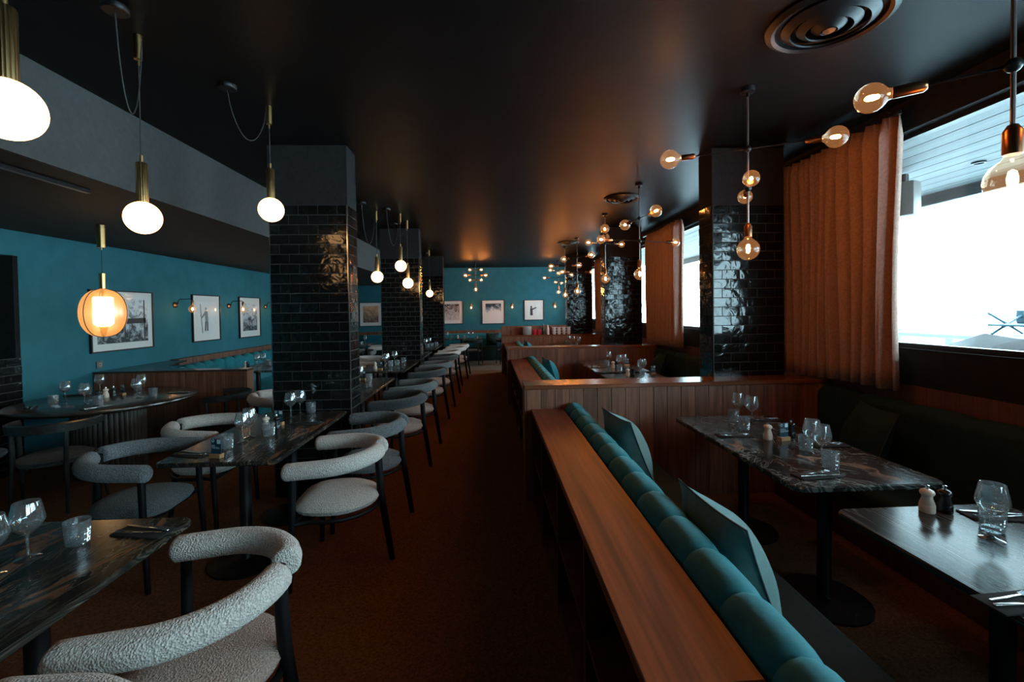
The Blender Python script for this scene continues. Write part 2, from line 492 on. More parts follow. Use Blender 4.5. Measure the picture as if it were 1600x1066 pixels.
struct(MB().box(WX, YB - 0.03, 0.86, 0.9, YB, 0.96).build('trim_2', 'walnut_plank', smooth=False), 'walnut rail along the far teal wall')
struct(MB().box(WX, 7.11, 0.84, WX + 0.13, YB, 0.93).build('trim_3', 'walnut_plank', smooth=False), 'walnut rail along the left teal wall')

# ------------------------------------------------------------------ tiles
TH = 0.0845
def tile_mesh(w, h, seed):
    rnd = random.Random(seed)
    nx, nz = (5, 3) if w > 0.1 else (3, 3)
    g = 0.0065
    vs = []; fs = []
    tx, tz = rnd.uniform(-.0022, .0022), rnd.uniform(-.0018, .0018)
    for j in range(nz):
        for i in range(nx):
            u, t = i / (nx - 1), j / (nz - 1)
            e = 1.0 if 0 < i < nx - 1 and 0 < j < nz - 1 else 0.35
            d = 0.010 + e * rnd.uniform(-0.001, 0.003) + tx * (u - .5) * 2 + tz * (t - .5) * 2
            vs.append((-w / 2 + g / 2 + (w - g) * u, -d, -h / 2 + g / 2 + (h - g) * t))
    for j in range(nz - 1):
        for i in range(nx - 1):
            a = j * nx + i
            fs.append((a, a + 1, a + nx + 1, a + nx))
    border = list(range(nx)) + [nx * k + nx - 1 for k in range(1, nz)] + [nx * (nz - 1) + k for k in range(nx - 2, -1, -1)] + [nx * k for k in range(nz - 2, 0, -1)]
    o = len(vs)
    for k in border:
        vs.append((vs[k][0], 0.0, vs[k][2]))
    for q in range(len(border)):
        q2 = (q + 1) % len(border)
        fs.append((border[q], border[q2], o + q2, o + q))
    return MB().add(vs, fs)
TILES = {}
for w in (0.165, 0.0825):
    TILES[w] = [tile_mesh(w, TH, 100 * w + k).mesh('tile', 'black_tile') for k in range(8)]
def tile_rows(width, rows, z0=0.0):
    out = []
    full = 0.165
    n = round(width / 0.0825)
    for r in range(rows):
        x = -width / 2
        k = n
        if r % 2:
            out.append((x + 0.04125, z0 + (r + .5) * TH, 0.0825)); x += 0.0825; k -= 1
        while k >= 2:
            out.append((x + full / 2, z0 + (r + .5) * TH, full)); x += full; k -= 2
        if k:
            out.append((x + 0.04125, z0 + (r + .5) * TH, 0.0825))
    return out
def pillar(x0, x1, y0, label, rows, zt0=0.0, single=True, sides=(1, -1)):
    d = 0.2475
    xc = (x0 + x1) / 2
    p = struct(put('tiled_pillar', None, None, (xc, y0, 0)), label)
    w = 0.66
    MB().box(-w / 2 - 0.006, -0.006, 0, w / 2 + 0.006, d + 0.002, zt0 + rows * TH).build('core', 'grout', p, smooth=False)
    MB().box(-w / 2 - 0.006, -0.006, zt0 + rows * TH, w / 2 + 0.006, d + 0.006, ZC).build('plaster_top', 'pillar_plaster', p, smooth=False)
    st = MB()
    for sx in (-1, 1):
        st.box(sx * w / 2 - 0.004, -0.013, zt0, sx * w / 2 + 0.004, -0.004, zt0 + rows * TH)
    st.build('corner_trim', 'steel' if x0 < 0 else 'black_metal', p, smooth=False)
    faces = [(0.0, (0, 0), w)] + ([(PI / 2, (w / 2, d / 2), d)] if 1 in sides else []) + ([(-PI / 2, (-w / 2, d / 2), d)] if -1 in sides else [])
    joined = MB()
    rnd = random.Random(int(y0 * 100) + (1 if x0 > 0 else 0))
    for ang, (ox, oy), wd in faces:
        for tx, tz, tw in tile_rows(wd, rows, zt0):
            lx, ly = ox + tx * math.cos(ang), oy + tx * math.sin(ang)
            me = rnd.choice(TILES[tw])
            if single:
                put('tile', me, p, (lx, ly, tz), ang)
            else:
                M4 = Matrix.Translation((lx, ly, tz)) @ Matrix.Rotation(ang, 4, 'Z')
                joined.add([(M4 @ v.co)[:] for v in me.vertices], [tuple(f.vertices) for f in me.polygons])
    if not single:
        j = joined.build('tiling', 'black_tile', p)
        j['kind'] = 'stuff'
    return p
pillar(-1.892, -1.232, 4.02, 'black glazed tile pillar nearest on the left, rising beside the laid tables', 30)
pillar(-1.892, -1.232, 7.99, 'black tile pillar second on the left, behind the globe pendants', 30)
pillar(-1.892, -1.232, 11.96, 'black tile pillar farthest on the left', 30, single=False)
pillar(2.034, 2.694, 4.06, 'black glazed tile pillar nearest on the right, beside the large curtain', 19, 0.93)
pillar(2.034, 2.694, 7.98, 'black tile pillar second on the right, past the second curtain', 19, 0.93)
pillar(2.034, 2.694, 11.92, 'black tile pillar farthest on the right, at the service counter', 19, 0.93, single=False)
dado = struct(put('wall_left_tiles', None, None, (WX - 0.006, 4.315, 0)), 'black tiled dado under the wall niche at far left')
for tx, tz, tw in tile_rows(1.2375, 14):
    if tx > 0.0:
        put('tile', random.choice(TILES[tw]), dado, (0.0, tx, tz), PI / 2)
MB().box(-0.03, -0.62, 0, 0.004, 0.615, 14 * TH).build('dado_backing', 'grout', dado, smooth=False)

# ------------------------------------------------------------------ booths on the right
def plank_run(parent, x0, x1, y, z0, z1, single=True, w=0.12, mat='walnut_plank'):
    n = max(1, round((x1 - x0) / w)); w = (x1 - x0) / n
    me = MB().rbox(-w / 2 + 0.0012, 0, 0, w / 2 - 0.0012, 0.018, z1 - z0, 0.002, 1).mesh('plank', mat, False)
    j = MB()
    for k in range(n):
        if single:
            put('plank', me, parent, (x0 + (k + .5) * w, y, z0))
        else:
            j.rbox(x0 + k * w + 0.001, y, z0, x0 + (k + 1) * w - 0.001, y + 0.018, z1, 0.002, 1)
    if not single:
        o = j.build('planking', mat, parent, smooth=False); o['kind'] = 'stuff'
def partition(y, label, single, xr=2.93, zcap=0.972):
    p = thing('booth_partition', label, 'partition', (0, y, 0))
    plank_run(p, 0.29, xr, -0.0, 0.0, zcap - 0.035, single)
    MB().box(0.29, 0.019, 0, xr, 0.26, zcap - 0.036).build('core', 'walnut_dark', p, smooth=False)
    MB().rbox(0.274, -0.012, zcap - 0.035, xr, 0.275, zcap, 0.003, 1).build('cap_board', 'walnut_cap', p, smooth=False)
    MB().box(0.274, 0.0, 0, 0.2885, 0.26, zcap - 0.036).build('end_panel', 'walnut_plank', p, smooth=False)
    return p
partition(3.771, 'walnut plank booth partition with cap board, nearest of the three', True)
partition(7.672, 'walnut plank booth partition, middle of the three', True)
partition(11.5, 'walnut plank booth partition carrying the service counter, farthest of the three', False)
st = thing('counter_backboard', 'walnut backboard behind crockery on the farthest partition', 'backboard', (0, 11.79, 0))
MB().box(0.274, 0, 0, 2.0, 0.03, 1.2).build('board', 'walnut_plank', st, smooth=False)
MB().box(0.27, -0.28, 0.0, 0.2735, 0.03, 1.2).build('side_cheek', 'walnut_plank', st, smooth=False)

def shelf_unit(y0, y1, label, mat='walnut_top'):
    s = thing('bench_shelf', label, 'shelf', (0.329, y0, 0))
    L = y1 - y0
    MB().rbox(0, 0, 0.738, 0.269, L, 0.773, 0.003, 1).build('top_board', mat, s, smooth=False)
    n = max(2, round(L / 0.75))
    me = MB().box(0.005, -0.014, 0.0, 0.25, 0.014, 0.737).mesh('upright', 'walnut_dark', False)
    for k in range(n + 1):
        put('upright', me, s, (0, min(max(L * k / n, 0.016), L - 0.016), 0))
    MB().box(0.01, 0.03, 0.36, 0.25, L - 0.03, 0.385).build('shelf_board', 'walnut_dark', s, smooth=False)
    MB().box(0.251, 0, 0, 0.266, L, 0.737).build('back_panel', 'walnut_dark', s, smooth=False)
    MB().box(0.01, 0.03, 0.0, 0.25, L - 0.03, 0.06).build('plinth', 'walnut_dark', s, smooth=False)
shelf_unit(0.96, 3.758, 'long walnut shelf board over open shelves backing the nearest bench')
shelf_unit(4.06, 7.658, 'walnut shelf board backing the bench of the middle booth')
shelf_unit(7.96, 11.487, 'walnut shelf board backing the bench of the farthest booth')

def channel_mesh(L, h=0.40, t=0.155, mat='teal_velvet'):
    prof = []
    r = t / 2
    for k in range(9):
        a = PI * k / 8
        prof.append((r - r * math.cos(a), h - r + r * math.sin(a)))
    prof = [(0.0, 0.0)] + prof + [(t, 0.0)]
    vs = []; fs = []
    st_ = [0.0, 0.04, 0.14, 0.3, 0.5, 0.7, 0.86, 0.96, 1.0]
    n = len(prof)
    for u in st_:
        s_ = 1 - 0.06 * abs(2 * u - 1) ** 6
        for x, z in prof:
            vs.append((r + (x - r) * s_ + (0.01 * (1 - s_) if x < r else 0), L * u, z * (0.972 + 0.028 * (s_ - 0.94) / 0.06)))
    for i in range(len(st_) - 1):
        for k in range(n - 1):
            fs.append((i * n + k, i * n + k + 1, (i + 1) * n + k + 1, (i + 1) * n + k))
    fs += [tuple(range(n)), tuple(range((len(st_) - 1) * n, len(st_) * n))]
    return MB().add(vs, fs).mesh('back_channel', mat)
def bench(x_back, y0, y1, label, facing, nch, mat='teal_velvet', seat_mat='dark_velvet', depth=0.66, h=0.40):
    b = thing('banquette', label, 'bench', (x_back, y0, 0))
    L = y1 - y0
    s = 1 if facing > 0 else -1
    def bx(a, c): return (min(a * s, c * s), max(a * s, c * s))
    x0, x1 = bx(0.02, depth - 0.06)
    MB().box(x0, 0.01, 0, x1, L - 0.01, 0.32).build('base', 'walnut_dark', b, smooth=False)
    x0, x1 = bx(0.0, depth)
    MB().rbox(x0, 0.005, 0.321, x1, L - 0.005, 0.43, 0.035, 3).build('seat', seat_mat, b)
    me = channel_mesh(L / nch, h, 0.155, mat)
    for k in range(nch):
        o = put('back_channel', me, b, (0, k * L / nch, 0.43))
        if s < 0:
            o.rotation_euler = (0, 0, PI); o.location = (0, (k + 1) * L / nch, 0.43)
    return b
bench(0.604, 0.5, 3.76, 'teal velvet channel back bench of the nearest booth, along the aisle', 1, 14)
bench(0.604, 4.065, 7.66, 'teal velvet channel back bench of the middle booth, along the aisle', 1, 16)
bench(0.604, 7.965, 11.49, 'teal velvet channel back bench of the farthest booth, along the aisle', 1, 16)
bench(2.95, 0.5, 3.76, 'teal bench under the large window in the nearest booth, backlit shade coloured in', -1, 8, 'dark_velvet', 'dark_velvet', 0.6, 0.5)  # teal window benches: their backlit shade is put into the dark cloth colour
bench(2.95, 4.32, 7.66, 'teal bench under the second window in the middle booth, backlit shade coloured in', -1, 8, 'dark_velvet', 'dark_velvet', 0.6, 0.5)
bench(2.95, 8.25, 11.49, 'teal bench under the third window in the farthest booth, backlit shade coloured in', -1, 8, 'dark_velvet', 'dark_velvet', 0.6, 0.5)

def pillow(loc, size, rot, label, mat='sage_velvet'):
    n = 13
    vs = []; fs = []
    for side in (1, -1):
        for j in range(n):
            for i in range(n):
                u, v = 2 * i / (n - 1) - 1, 2 * j / (n - 1) - 1
                th = (max(0, (1 - u * u) * (1 - v * v))) ** 0.7
                pin = 1 - 0.07 * (1 - abs(u)) * abs(v) ** 2 * 0 - 0.06 * (abs(v) ** 3) * (1 - u * u) * 0
                bow = 1 - 0.08 * (1 - v * v) * abs(u) ** 3 - 0.0
                bow2 = 1 - 0.08 * (1 - u * u) * abs(v) ** 3
                wr_ = 0.03 * math.sin(5 * u + 3 * v * side) * th
                vs.append((side * 0.25 * size * (th + wr_), u * size / 2 * bow, v * size / 2 * bow2))
    for s_ in range(2):
        o = s_ * n * n
        for j in range(n - 1):
            for i in range(n - 1):
                a = o + j * n + i
                fs.append((a, a + 1, a + n + 1, a + n))
    p = thing('cushion', label, 'cushion', loc)
    p.rotation_euler = rot
    MB().add(vs, fs).build('cover', mat, p)
    ed = []
    seq = [(i, 0) for i in range(n)] + [(n - 1, j) for j in range(1, n)] + [(i, n - 1) for i in range(n - 2, -1, -1)] + [(0, j) for j in range(n - 2, -1, -1)]
    for i, j in seq:
        q = vs[j * n + i]
        ed.append((0, q[1] * 1.005, q[2] * 1.005))
    MB().sweep(ed, 0.004, 6, False).build('piping', 'piping', p)
    return p
pillow((0.915, 3.02, 0.675), 0.46, (0, R(-22), R(8)), 'sage velvet cushion near the partition on the nearest bench')
pillow((0.885, 1.66, 0.655), 0.46, (0, R(-20), R(4)), 'pale sage velvet cushion at the near end of the nearest bench')
pillow((2.60, 3.03, 0.68), 0.46, (0, R(20), R(-14)), 'dark green cushion leaning on the window bench of the nearest booth', 'dark_velvet')
pillow((0.885, 6.75, 0.67), 0.44, (0, R(-20), R(6)), 'teal velvet cushion on the middle booth bench', 'teal_velvet')
pillow((2.60, 6.95, 0.68), 0.46, (0, R(20), R(-10)), 'dark cushion leaning on the window bench of the middle booth', 'dark_velvet')
pillow((0.885, 10.7, 0.67), 0.44, (0, R(-20), R(6)), 'teal cushion on the farthest booth bench', 'teal_velvet')

# ------------------------------------------------------------------ tables
def rrect(w, l, r, n=5):
    pts = []
    for cx, cy, a0 in ((w / 2 - r, l / 2 - r, 0), (-w / 2 + r, l / 2 - r, PI / 2), (-w / 2 + r, -l / 2 + r, PI), (w / 2 - r, -l / 2 + r, 1.5 * PI)):
        for k in range(n + 1):
            a = a0 + PI / 2 * k / n
            pts.append((cx + r * math.cos(a), cy + r * math.sin(a)))
    return pts
def slab_mesh(w, l, mat, r=0.05, t=0.028):
    b = MB()
    vs = []; fs = []
    lev = [(0.006, -t), (0.0, -t + 0.006), (0.0, -0.006), (0.006, 0.0)]
    for ins, z in lev:
        vs += [(x, y, z) for x, y in rrect(w - 2 * ins, l - 2 * ins, r - ins)]
    n = len(vs) // 4
    for i in range(3):
        for k in range(n):
            fs.append((i * n + k, i * n + (k + 1) % n, (i + 1) * n + (k + 1) % n, (i + 1) * n + k))
    fs += [tuple(range(n))[::-1], tuple(range(3 * n, 4 * n))]
    return b.add(vs, fs).mesh('table_top', mat, True)
def table(x0, x1, y0, y1, label, mat='marble_swirl', group=None, z=0.75):
    w, l = x1 - x0, y1 - y0
    t = thing('marble_table', label, 'table', ((x0 + x1) / 2, (y0 + y1) / 2, 0), 0, group)
    put('table_top', slab_mesh(w, l, mat), t, (0, 0, z))
    for s in (-1, 1):
        yy = s * (l / 2 - 0.32)
        MB().lathe([(0.001, 0.0), (0.22, 0.0), (0.22, 0.012), (0.04, 0.03), (0.035, 0.04), (0.035, z - 0.045), (0.001, z - 0.045)], 20).build('pedestal', 'black_metal', t, (0, yy, 0))
        MB().box(-0.25, yy - 0.03, z - 0.045, 0.25, yy + 0.03, z - 0.028).build('crossbar', 'black_metal', t, smooth=False)
    return t
TG = 'marble tables of the left row'
table(-1.949, -1.253, 0.52, 1.96, 'dark marble table cropped at the bottom left corner', 'marble_brown_warm_lit', group=TG)
table(-1.949, -1.253, 2.671, 4.0, 'dark marble table in front of the nearest left pillar', 'marble_brown_warm_lit', group=TG)
table(-1.949, -1.253, 4.37, 5.97, 'dark marble table just behind the nearest left pillar', 'marble_brown_warm_lit', group=TG)
table(-1.949, -1.253, 6.6, 7.96, 'dark marble table in front of the second left pillar', 'marble_brown_warm_lit', group=TG)
table(-1.949, -1.253, 8.4, 9.75, 'dark marble table just behind the second left pillar', 'marble_brown_warm_lit', group=TG)
table(-1.949, -1.253, 10.4, 11.9, 'dark marble table in front of the farthest left pillar', 'marble_brown_warm_lit', group=TG)
table(1.419, 2.172, 2.04, 3.47, 'swirled marble booth table below the large curtain', group='booth tables')
table(1.419, 2.172, 0.45, 1.82, 'streaked marble booth table cropped at the right edge', 'marble_streak', group='booth tables')
table(1.419, 2.172, 6.05, 7.5, 'marble table in the middle booth, farther of its two', group='booth tables')
table(1.419, 2.172, 4.42, 5.85, 'marble table in the middle booth, nearer of its two', group='booth tables')
table(1.419, 2.172, 9.9, 11.4, 'marble table in the farthest booth', group='booth tables')
table(-4.0, -3.3, 6.95, 8.35, 'marble table at the curved bench in the left corner', group='left corner tables')
table(-1.55, -0.3, 14.0, 14.6, 'dark table by the bench under the far wall pictures', group='far wall tables')
table(0.1, 0.85, 14.0, 14.6, 'dark table at the far wall beside the service counter', group='far wall tables')
table(-3.9, -3.2, 11.6, 13.0, 'dark table far back on the left, seen between the tile pillars', group='left corner tables')

rt_ = thing('round_table', 'round wooden table with fluted drum base below the cage pendant', 'table', (-3.95, 4.86, 0))
rr = 0.76
MB().lathe([(0.001, 0.705), (rr - 0.05, 0.705), (rr - 0.012, 0.722), (rr, 0.735), (rr - 0.002, 0.745), (rr - 0.01, 0.75), (0.001, 0.75)], 64).build('table_top', 'round_top', rt_)
MB().lathe([(0.001, 0.0), (0.27, 0.0), (0.27, 0.704), (0.001, 0.704)], 40).build('drum_core', 'ebony_wood', rt_)
me = MB().lathe([(0.001, 0.02), (0.019, 0.02), (0.019, 0.70), (0.001, 0.70)], 8).mesh('flute', 'flute_wood')
for k in range(44):
    a = 2 * PI * k / 44
    put('flute', me, rt_, (0.283 * math.cos(a), 0.283 * math.sin(a), 0))

# ------------------------------------------------------------------ boucle chairs
def half_arm(side, mat):
    path = []; rad = []
    for k in range(6):
        path.append((-0.228 + 0.178 * k / 5, side * 0.29, 0.693 + 0.01 * k / 5))
    for k in range(1, 15):
        a = R(-90 + 81 * k / 14)
        path.append((-0.05 + 0.29 * math.cos(a), -side * 0.29 * math.sin(a), 0.703 + 0.02 * k / 14))
    n = len(path)
    rad = [0.05] * n
    p0, p1 = Vector(path[0]), Vector(path[-1])
    d1 = (Vector(path[-1]) - Vector(path[-2])).normalized()
    pre = [p0 + Vector((-0.022, 0, 0)), p0 + Vector((-0.018, 0, 0)), p0 + Vector((-0.008, 0, 0))]
    post = [p1 + d1 * 0.008, p1 + d1 * 0.012]
    path = pre + path + post
    rad = [0.02, 0.036, 0.046] + rad + [0.044, 0.03]
    return MB().sweep(path, rad, 14).mesh('back_roll', mat)
def seat_mesh(mat):
    prof = [(0.001, 0.395), (0.2, 0.395), (0.235, 0.405), (0.25, 0.43), (0.24, 0.452), (0.2, 0.472), (0.13, 0.484), (0.06, 0.488), (0.001, 0.489)]
    b = MB().lathe(prof, 32)
    vs = []
    for x, y, z in b.v:        # squarish front, round rear
        r = math.hypot(x, y); a = math.atan2(y, x)
        k = 1.0
        if x < 0:
            k = 1 / (abs(math.cos(a)) ** 4.0 + abs(math.sin(a)) ** 4.0) ** 0.25
        vs.append((x * k * 0.98 - 0.01, y * (1 + (k - 1) * 0.6) * 1.0, z))
    b.v = vs
    return b.mesh('seat', mat)
def make_chair(kind, seat_kind, label, loc, rz, group):
    c = thing('boucle_chair', label, 'chair', loc, rz, group)
    for s in (-1, 1):
        put('back_roll', half_arm(s, kind), c)
        MB().sweep([(-0.2, s * 0.285, 0.66), (-0.205, s * 0.287, 0.4), (-0.225, s * 0.295, 0.0)], [0.02, 0.019, 0.015], 10).build('leg', 'black_wood_leg', c)
    MB().sweep([(0.225, 0, 0.735), (0.24, 0, 0.45), (0.305, 0, 0.0)], [0.024, 0.024, 0.019], 10).build('leg', 'black_wood_leg', c)
    MB().sweep([(-0.2, -0.285, 0.385)] + [(-0.03 + 0.262 * math.cos(R(a)), 0.265 * math.sin(R(a)), 0.382) for a in range(-110, 111, 20)] + [(-0.2, 0.285, 0.385), (-0.2, -0.285, 0.385)], 0.013, 8, False).build('seat_rail', 'black_wood_leg', c)
    put('seat', seat_mesh(seat_kind), c)
    return c
CG = 'boucle chairs at the left row of tables'
protos = {}
def chair(kind, seat_kind, x, y, rz, label):
    k = (kind, seat_kind)
    if k not in protos:
        protos[k] = make_chair(kind, seat_kind, label, (x, y, 0), rz, CG)
        return protos[k]
    return dup(protos[k], (x, y, 0), rz, label, CG)
I_, G_, C_, T_ = 'boucle_ivory', 'boucle_grey', 'boucle_charcoal', 'boucle_taupe_warm_lit'
chair(I_, T_, -0.962, 1.545, R(7), 'ivory boucle chair at the cropped bottom left table, seen whole')
chair(I_, T_, -0.965, 0.80, R(-4), 'ivory boucle chair cut off at the bottom left corner')
chair(I_, I_, -0.965, 2.93, R(3), 'ivory boucle chair on the aisle before the nearest left pillar')
chair(G_, G_, -0.955, 3.62, R(2), 'grey boucle chair on the aisle directly behind the ivory one')
chair(C_, T_, -0.945, 4.70, 0, 'charcoal boucle chair on the aisle, first past the nearest left pillar')
chair(G_, T_, -0.93, 5.50, 0, 'grey boucle chair on the aisle, second past the nearest left pillar')
chair(C_, T_, -0.94, 6.75, 0, 'charcoal boucle chair on the aisle, first at the table before the second left pillar')
chair(G_, T_, -0.92, 7.62, 0, 'grey boucle chair on the aisle beside the second left pillar')
chair(C_, T_, -0.92, 8.85, 0, 'charcoal boucle chair on the aisle just past the second left pillar')
chair(I_, T_, -0.93, 9.75, 0, 'ivory boucle chair on the aisle between the second and farthest left pillars')
chair(I_, T_, -0.86, 10.75, 0, 'ivory boucle chair, last but one along the aisle')
chair(I_, T_, -0.84, 11.55, 0, 'ivory boucle chair, last along the aisle before the far wall')
chair(G_, G_, -2.235, 2.95, PI + R(4), 'grey boucle chair on the wall side of the table before the nearest left pillar')
chair(I_, I_, -2.26, 3.70, PI, 'ivory boucle chair on the wall side, behind the grey one')
chair(I_, T_, -2.28, 4.95, PI + R(3), 'ivory boucle chair on the wall side, just past the nearest left pillar')
chair(I_, T_, -2.26, 5.75, PI, 'ivory boucle chair on the wall side, second past the nearest left pillar')
chair(I_, T_, -2.26, 6.95, PI, 'ivory boucle chair on the wall side before the second left pillar')
chair(T_, T_, -2.26, 7.7, PI, 'taupe boucle chair on the wall side before the second left pillar')
chair(I_, T_, -2.3, 8.75, PI, 'ivory boucle chair on the wall side behind the second left pillar')
chair(G_, T_, -2.9, 10.3, R(80), 'grey boucle chair far back, seen between the first two left pillars')
chair(I_, T_, -2.85, 11.7, R(10), 'ivory boucle chair at the far dark table between the pillars')
chair(I_, T_, -1.9, 13.9, R(-90), 'ivory boucle chair at the far wall table, left of the farthest pillar')

# wooden armchairs
def wood_chair(label, x, y, rz, group):
    c = thing('wooden_chair', label, 'chair', (x, y, 0), rz, group)
    b = MB()
    n = 20
    vs = []; fs = []
    for k in range(n + 1):
        a = R(-105 + 210 * k / n)
        for r, z in ((0.265, 0.665), (0.30, 0.665), (0.305, 0.735), (0.285, 0.745)):
            e = 0.55 + 0.45 * math.cos(a * 0.62)
            vs.append((r * math.cos(a) - 0.02, r * math.sin(a), 0.70 + (z - 0.70) * e))
    for k in range(n):
        for q in range(4):
            fs.append((k * 4 + q, k * 4 + (q + 1) % 4, (k + 1) * 4 + (q + 1) % 4, (k + 1) * 4 + q))
    fs += [(0, 1, 2, 3), (n * 4 + 3, n * 4 + 2, n * 4 + 1, n * 4)]
    b.add(vs, fs).build('back_rail', 'ebony_wood', c)
    for a, top in ((-100, 0.68), (100, 0.68), (-38, 0.67), (38, 0.67)):
        x_, y_ = 0.28 * math.cos(R(a)) - 0.02, 0.28 * math.sin(R(a))
        MB().sweep([(x_, y_, top), (x_ * 1.0, y_ * 0.98, 0.42), (x_ * 1.12 - (0.06 if abs(a) > 90 else 0), y_ * 1.06, 0.0)], [0.016, 0.018, 0.013], 8).build('leg', 'ebony_wood', c)
    MB().lathe([(0.001, 0.39), (0.23, 0.39), (0.25, 0.41), (0.25, 0.43), (0.2, 0.452), (0.001, 0.46)], 24, sx=1.0, sy=1.0).build('seat', 'boucle_charcoal', c)
    return c
w0 = wood_chair('black wooden armchair on the near side of the round table', -3.70, 4.0, R(-74), 'black wooden chairs')
dup(w0, (-4.46, 4.02, 0), R(-125), 'black wooden armchair at the left edge, beside the round table')
dup(w0, (-3.0, 5.2, 0), R(12), 'black wooden armchair on the aisle side of the round table')
dup(w0, (-0.55, 13.62, 0), R(-90), 'dark chair at the far wall table, right of the farthest left pillar')
dup(w0, (0.45, 13.62, 0), R(-90), 'dark chair at the far wall table beside the service counter')

# ------------------------------------------------------------------ left corner booth
lp = thing('corner_partition', 'low walnut partition behind the round table in the left corner', 'partition', (0, 5.76, 0))
plank_run(lp, WX + 0.01, -3.06, 0.0, 0.0, 0.895)
MB().box(-3.058, 0.0, 0, -3.03, 0.16, 0.895).build('end_post', 'walnut_plank', lp, smooth=False)
MB().box(WX + 0.01, 0.019, 0, -3.06, 0.155, 0.894).build('core', 'walnut_dark', lp, smooth=False)
back_path = [(-3.09, 5.925), (-3.5, 5.93), (-3.85, 5.97), (-4.15, 6.1), (-4.38, 6.35), (-4.52, 6.7), (-4.62, 7.1), (-4.69, 7.5), (-4.72, 7.9), (-4.73, 9.0), (-4.73, 12.3)]
ledge = [(WX + 0.01, 0.0), (-3.03, 0.0), (-3.03, 0.16)] + [(x, y - 5.76) for x, y in back_path[:7]] + [(WX + 0.01, 1.34)]
MB().prism(ledge, 0.895, 0.92).build('top_ledge', 'round_top', lp, smooth=False)
cb = thing('curved_banquette', 'curved teal channel back bench in the left corner under the pictures', 'bench', (0, 0, 0))
pts = [Vector((x, y, 0)) for x, y in back_path]
samples = []
acc = 0.16; stepd = 0.32
for a, b_ in zip(pts, pts[1:]):
    d = (b_ - a); L = d.length; t = stepd - acc
    while t < L:
        samples.append((a + d * (t / L), math.atan2(d.y, d.x)))
        t += stepd
    acc = (acc + L) % stepd
cap = [(0.001, 0.0)] + [(0.082, 0.02), (0.085, 0.2)] + [(0.085 * math.cos(R(a)), 0.345 + 0.085 * math.sin(R(a))) for a in (0, 25, 50, 72)] + [(0.001, 0.43)]
cme = MB().lathe(cap, 18, sx=1.95, sy=0.95).mesh('back_channel', 'teal_velvet')
for p_, a in samples:
    nrm = Vector((math.sin(a), -math.cos(a), 0)) * -1
    q = p_ + Vector((math.sin(a), -math.cos(a), 0)) * 0.075
    put('back_channel', cme, cb, (q.x, q.y, 0.43), a)
inner = []
for i, p_ in enumerate(pts):
    d = (pts[min(i + 1, len(pts) - 1)] - pts[max(i - 1, 0)]).normalized()
    inner.append((p_ + Vector((d.y, -d.x, 0)) * 0.55)[:2])
vs = [(*p_[:2], z) for z in (0.0, 0.43) for p_ in pts] + [(*p_, z) for z in (0.0, 0.43) for p_ in inner]
n = len(pts)
fs = []
for i in range(n - 1):
    fs += [(n + i, n + i + 1, 3 * n + i + 1, 3 * n + i), (2 * n + i, 2 * n + i + 1, 3 * n + i + 1, 3 * n + i), (i, i + 1, n + i + 1, n + i)]
fs += [(0, n, 3 * n, 2 * n), (n - 1, 2 * n - 1, 4 * n - 1, 3 * n - 1)]
MB().add(vs, fs).build('seat', 'teal_velvet', cb)
bench_bk = thing('far_bench', 'teal bench along the far wall below the pictures', 'bench', (0, 14.62, 0))
MB().rbox(WX + 0.7, 0.0, 0.0, 2.0, 0.5, 0.45, 0.03, 2).build('seat', 'dark_velvet', bench_bk)
MB().rbox(WX + 0.7, 0.42, 0.45, 2.0, 0.545, 0.86, 0.03, 2).build('backrest', 'teal_velvet', bench_bk)
pillow((0.05, 14.87, 0.67), 0.42, (0, R(12), R(90)), 'dark cushion on the far wall bench', 'dark_velvet')

# ------------------------------------------------------------------ curtains and rails
def curtain(y0, y1, label, x=2.82, zt=2.913, zb=1.0, pleats=11, seed=1):
    rnd = random.Random(seed)
    c = thing('curtain', label, 'curtain', (x, y0, zb), 0, 'terracotta curtains')
    n, mz = 132, 14
    L, H = y1 - y0, zt - zb
    ph = [rnd.uniform(-0.5, 0.5) for _ in range(8)]
    vs = []; fs = []
    for j in range(mz + 1):
        t = j / mz
        for i in range(n + 1):
            u = i / n
            w = u * pleats * 2 * PI + 0.9 * math.sin(u * 9 + ph[0]) + 0.5 * math.sin(u * 23 + ph[1])
            amp = 0.058 + 0.022 * math.sin(u * 7 + ph[2])
            if t > 0.93:
                amp *= 0.55
            k = 0.5 * math.sin(2 * w) * (1 - t) * 0.0
            vs.append((amp * math.sin(w) + 0.012 * math.sin(3 * w + t * 1.5), u * L + 0.02 * math.sin(t * 4 + u * 12), t * H + (0.012 * math.sin(u * 6 + ph[3]) if j == 0 else 0)))
    for j in range(mz):
        for i in range(n):
            a = j * (n + 1) + i
            fs.append((a, a + 1, a + n + 2, a + n + 1))
    o = MB().add(vs, fs).build('drape', 'curtain_cloth', c)
    o.modifiers.new('thickness', 'SOLIDIFY').thickness = 0.004
    MB().rbox(-0.016, -0.03, H - 0.005, 0.016, L + 0.3, H + 0.025, 0.004, 1).build('rail', 'black_metal', c)
    return c
curtain(3.03, 4.2, 'large terracotta curtain drawn beside the nearest right pillar', pleats=10, seed=3)
curtain(6.62, 7.93, 'terracotta curtain at the far end of the second window', pleats=10, seed=5)
curtain(10.55, 11.9, 'terracotta sliver of curtain between the two farther right pillars', pleats=10, seed=8)

